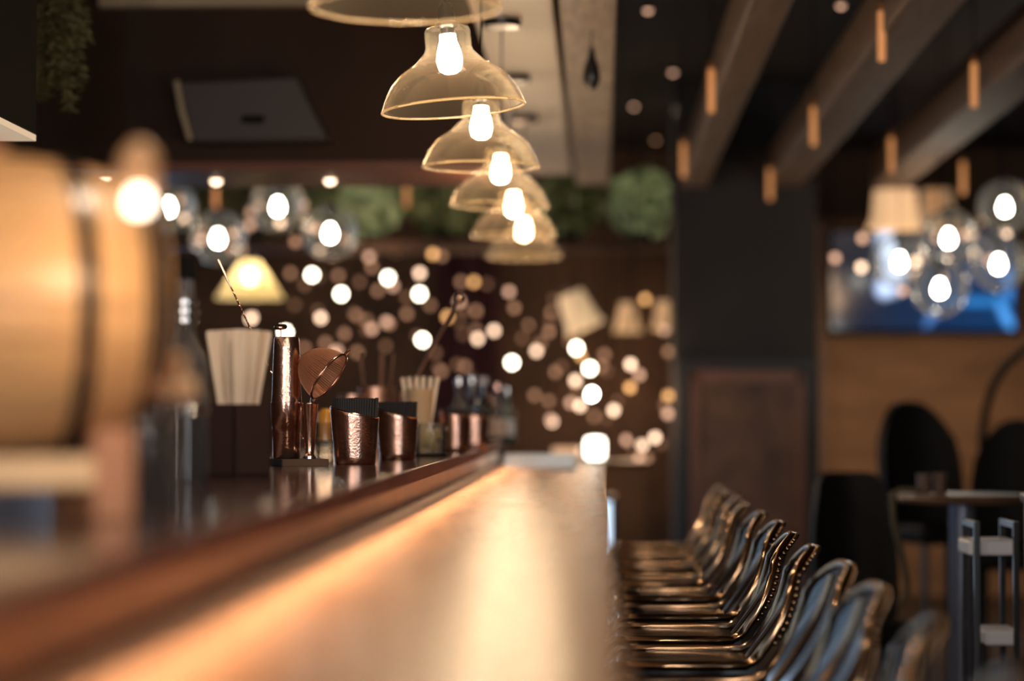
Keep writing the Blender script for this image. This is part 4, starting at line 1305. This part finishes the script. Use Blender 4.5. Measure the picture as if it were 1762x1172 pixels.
MB().box((0, -0.077, 0.005), (tw - 0.05, 0.004, th - 0.055)).build('screen', screen_mat(), t)
MB().box((0, -0.012, 0), (0.35, 0.024, 0.3)).build('wall_bracket', M['black_metal'], t)
# wood frame strip left of the television
struct(box('trim_9', (0.62 + 0.98, 17.52, 0), (P(1420, 500, 17.55).x, 17.6, 2.70), M['beam_wood']))

# ================================================================== seating on the right
def wing_chair(label, u, Y, topv, wpx, rz, ex=2.4):
    p = P(u, topv, Y)
    t = thing('high_back_chair', label, 'chair', (p.x, Y, 0), (0, 0, rz), 'dark high-backed chairs on the right')
    W = px(wpx, Y)
    H = p.z
    SZ = H - 0.62
    vs, fs = [], []
    n, m = 12, 10
    for d in (0, 1):
        for i in range(n + 1):
            for j in range(m + 1):
                q = -1 + 2 * i / n
                s = j / m
                top = 1 - 0.30 * abs(q) ** ex
                vs.append((q * W / 2 * (0.82 + 0.18 * math.sin(PI * s * 0.8)), 0.16 + 0.10 * s - 0.10 * q * q + d * 0.07, SZ + 0.62 * s * top))
    N = (n + 1) * (m + 1)
    for i in range(n):
        for j in range(m):
            a = i * (m + 1) + j
            q = (a, a + m + 1, a + m + 2, a + 1)
            fs += [q, tuple(N + k for k in reversed(q))]
    for i in range(n):
        a = i * (m + 1) + m
        fs.append((a, a + m + 1, a + m + 1 + N, a + N))
    for j in range(m):
        for i in (0, n):
            a = i * (m + 1) + j
            fs.append((a, a + 1, a + 1 + N, a + N))
    MB().add(vs, fs).build('backrest', M['leather'], t, smooth=True)
    MB().box((0, 0, SZ), (W * 0.86, 0.42, 0.10)).build('seat', M['leather'], t, bevel=0.03)
    for sx in (-1, 1):
        for sy in (-1, 1):
            MB().tube([(sx * W * 0.34, sy * 0.15, SZ - 0.05), (sx * W * 0.40, sy * 0.19, 0)], [0.018, 0.013], 6).build('leg', M['black_metal'], t)
        MB().tube([(sx * W * 0.36, -0.17, 0.3), (sx * W * 0.36, 0.17, 0.3)], 0.01, 6).build('stretcher', M['black_metal'], t)
    return t
wing_chair('dark high-backed chair below the television', 1610, 11.5, 690, 150, R(20))
wing_chair('dark high-backed chair at the right edge of the picture', 1740, 11.0, 722, 150, R(-15))
wing_chair('low dark chair standing right beside the pillar', 1488, 9.6, 815, 150, R(10), 8)
# round high table between them
ty = 8.6
p = P(1655, 850, ty)
t = thing('high_table', 'round dark high table with a brown rim at the right', 'table', (p.x, ty, 0))
MB().lathe([(0.001, p.z - 0.03), (0.22, p.z - 0.03), (0.228, p.z - 0.015), (0.22, p.z), (0.001, p.z)], 40).build('table_top', M['table_wood'], t, smooth=True)
MB().lathe([(0.001, 0), (0.20, 0), (0.20, 0.02), (0.05, 0.04), (0.045, p.z - 0.03), (0.001, p.z - 0.03)], 24).build('pedestal', pm('blue_grey_metal', (0.20, 0.21, 0.27), 0.35, metal=0.5), t, smooth=True)
for i, (dx, dy, lb) in enumerate(((-0.13, 0.02, 'small brown tumbler at the left of the high table'), (-0.07, 0.06, 'small brown tumbler nearer the middle of the high table'))):
    g = thing('tumbler', lb, 'glass', (p.x + dx, ty + dy, p.z))
    MB().lathe([(0.001, 0), (0.022, 0), (0.028, 0.07), (0.026, 0.07), (0.020, 0.006), (0.001, 0.006)], 20).build('tumbler_body', M['table_wood'], g, smooth=True)
# strap hanging from the table
edge = Vector((p.x - 0.228, ty, p.z))
pts = [edge + Vector(q) for q in ((0.09, 0, 0.013), (0.01, 0, 0.013), (-0.018, 0, 0.0), (-0.012, 0, -0.10), (0.015, 0, -0.21), (0.034, 0, -0.31), (0.03, 0, -0.37), (0.0, 0, -0.39))]
base = pts[0]
o = MB().tube([q - base for q in pts], 0.012, 6).build('bag_strap', pm('strap_olive', (0.10, 0.075, 0.04), 0.6), None, smooth=True)
o.location = base
tag(o, 'olive brown strap hanging down from the edge of the high table', 'strap')
# black rack with two white shelves
ry = 7.0
t0, t1 = P(1700, 940, ry), P(1716, 1093, ry)
t = thing('metal_rack', 'black metal rack with two white shelves near the right edge', 'rack', (t0.x, ry, 0))
for i, (q, wpx_) in enumerate(((t0, 84), (t1, 60))):
    MB().box((q.x - t0.x, 0, q.z), (px(wpx_, ry), 0.20, px(26, ry))).build('shelf', M['white'], t, bevel=0.008)
for sx in (-0.05, 0.06):
    for sy in (-0.115, 0.115):
        MB().box((sx, sy, 0.5), (0.016, 0.016, 1.0)).build('post', M['black_metal'], t)
for sx in (-0.05, 0.06):
    MB().box((sx, 0, 0.99), (0.016, 0.23, 0.016)).build('top_bar', M['black_metal'], t)
# brown cabinet at the right edge
a = P(1772, 872, 6.4)
t = thing('brown_cabinet', 'reddish brown cabinet cut by the right edge of the picture', 'cabinet', (a.x + 0.2, 6.4, 0), (0, 0, R(-8)))
MB().box((0, 0.2, a.z / 2), (0.4, 0.4, a.z)).build('cabinet_body', pm('red_brown_wood', (0.16, 0.06, 0.04), 0.5, var=0.3), t, bevel=0.006)
MB().box((0, 0.2, a.z + 0.012), (0.42, 0.42, 0.024)).build('cabinet_top', M['black_metal'], t, bevel=0.004)
# arc floor lamp
ly = 12.6
pts = [P(1690, 760, ly), P(1695, 710, ly), P(1708, 665, ly), P(1730, 630, ly), P(1765, 600, ly), P(1810, 585, ly)]
base = Vector((pts[0].x, ly, 0))
t = thing('arc_lamp', 'dark curved arm of a floor lamp rising at the right', 'lamp', tuple(base))
MB().tube([(0, 0, 0.02)] + [q - base for q in pts], 0.022, 8).build('arm', M['leather'], t, smooth=True)
MB().lathe([(0.001, 0), (0.16, 0), (0.16, 0.025), (0.03, 0.04), (0.001, 0.04)], 24).build('base', M['black_metal'], t, smooth=True)
e = pts[-1] - base
MB().lathe([(0.10, -0.12), (0.03, 0), (0.001, 0.0), (0.001, -0.005), (0.028, -0.005), (0.097, -0.12)], 24, c=tuple(e), closed=True).build('lamp_head', M['leather'], t, smooth=True)
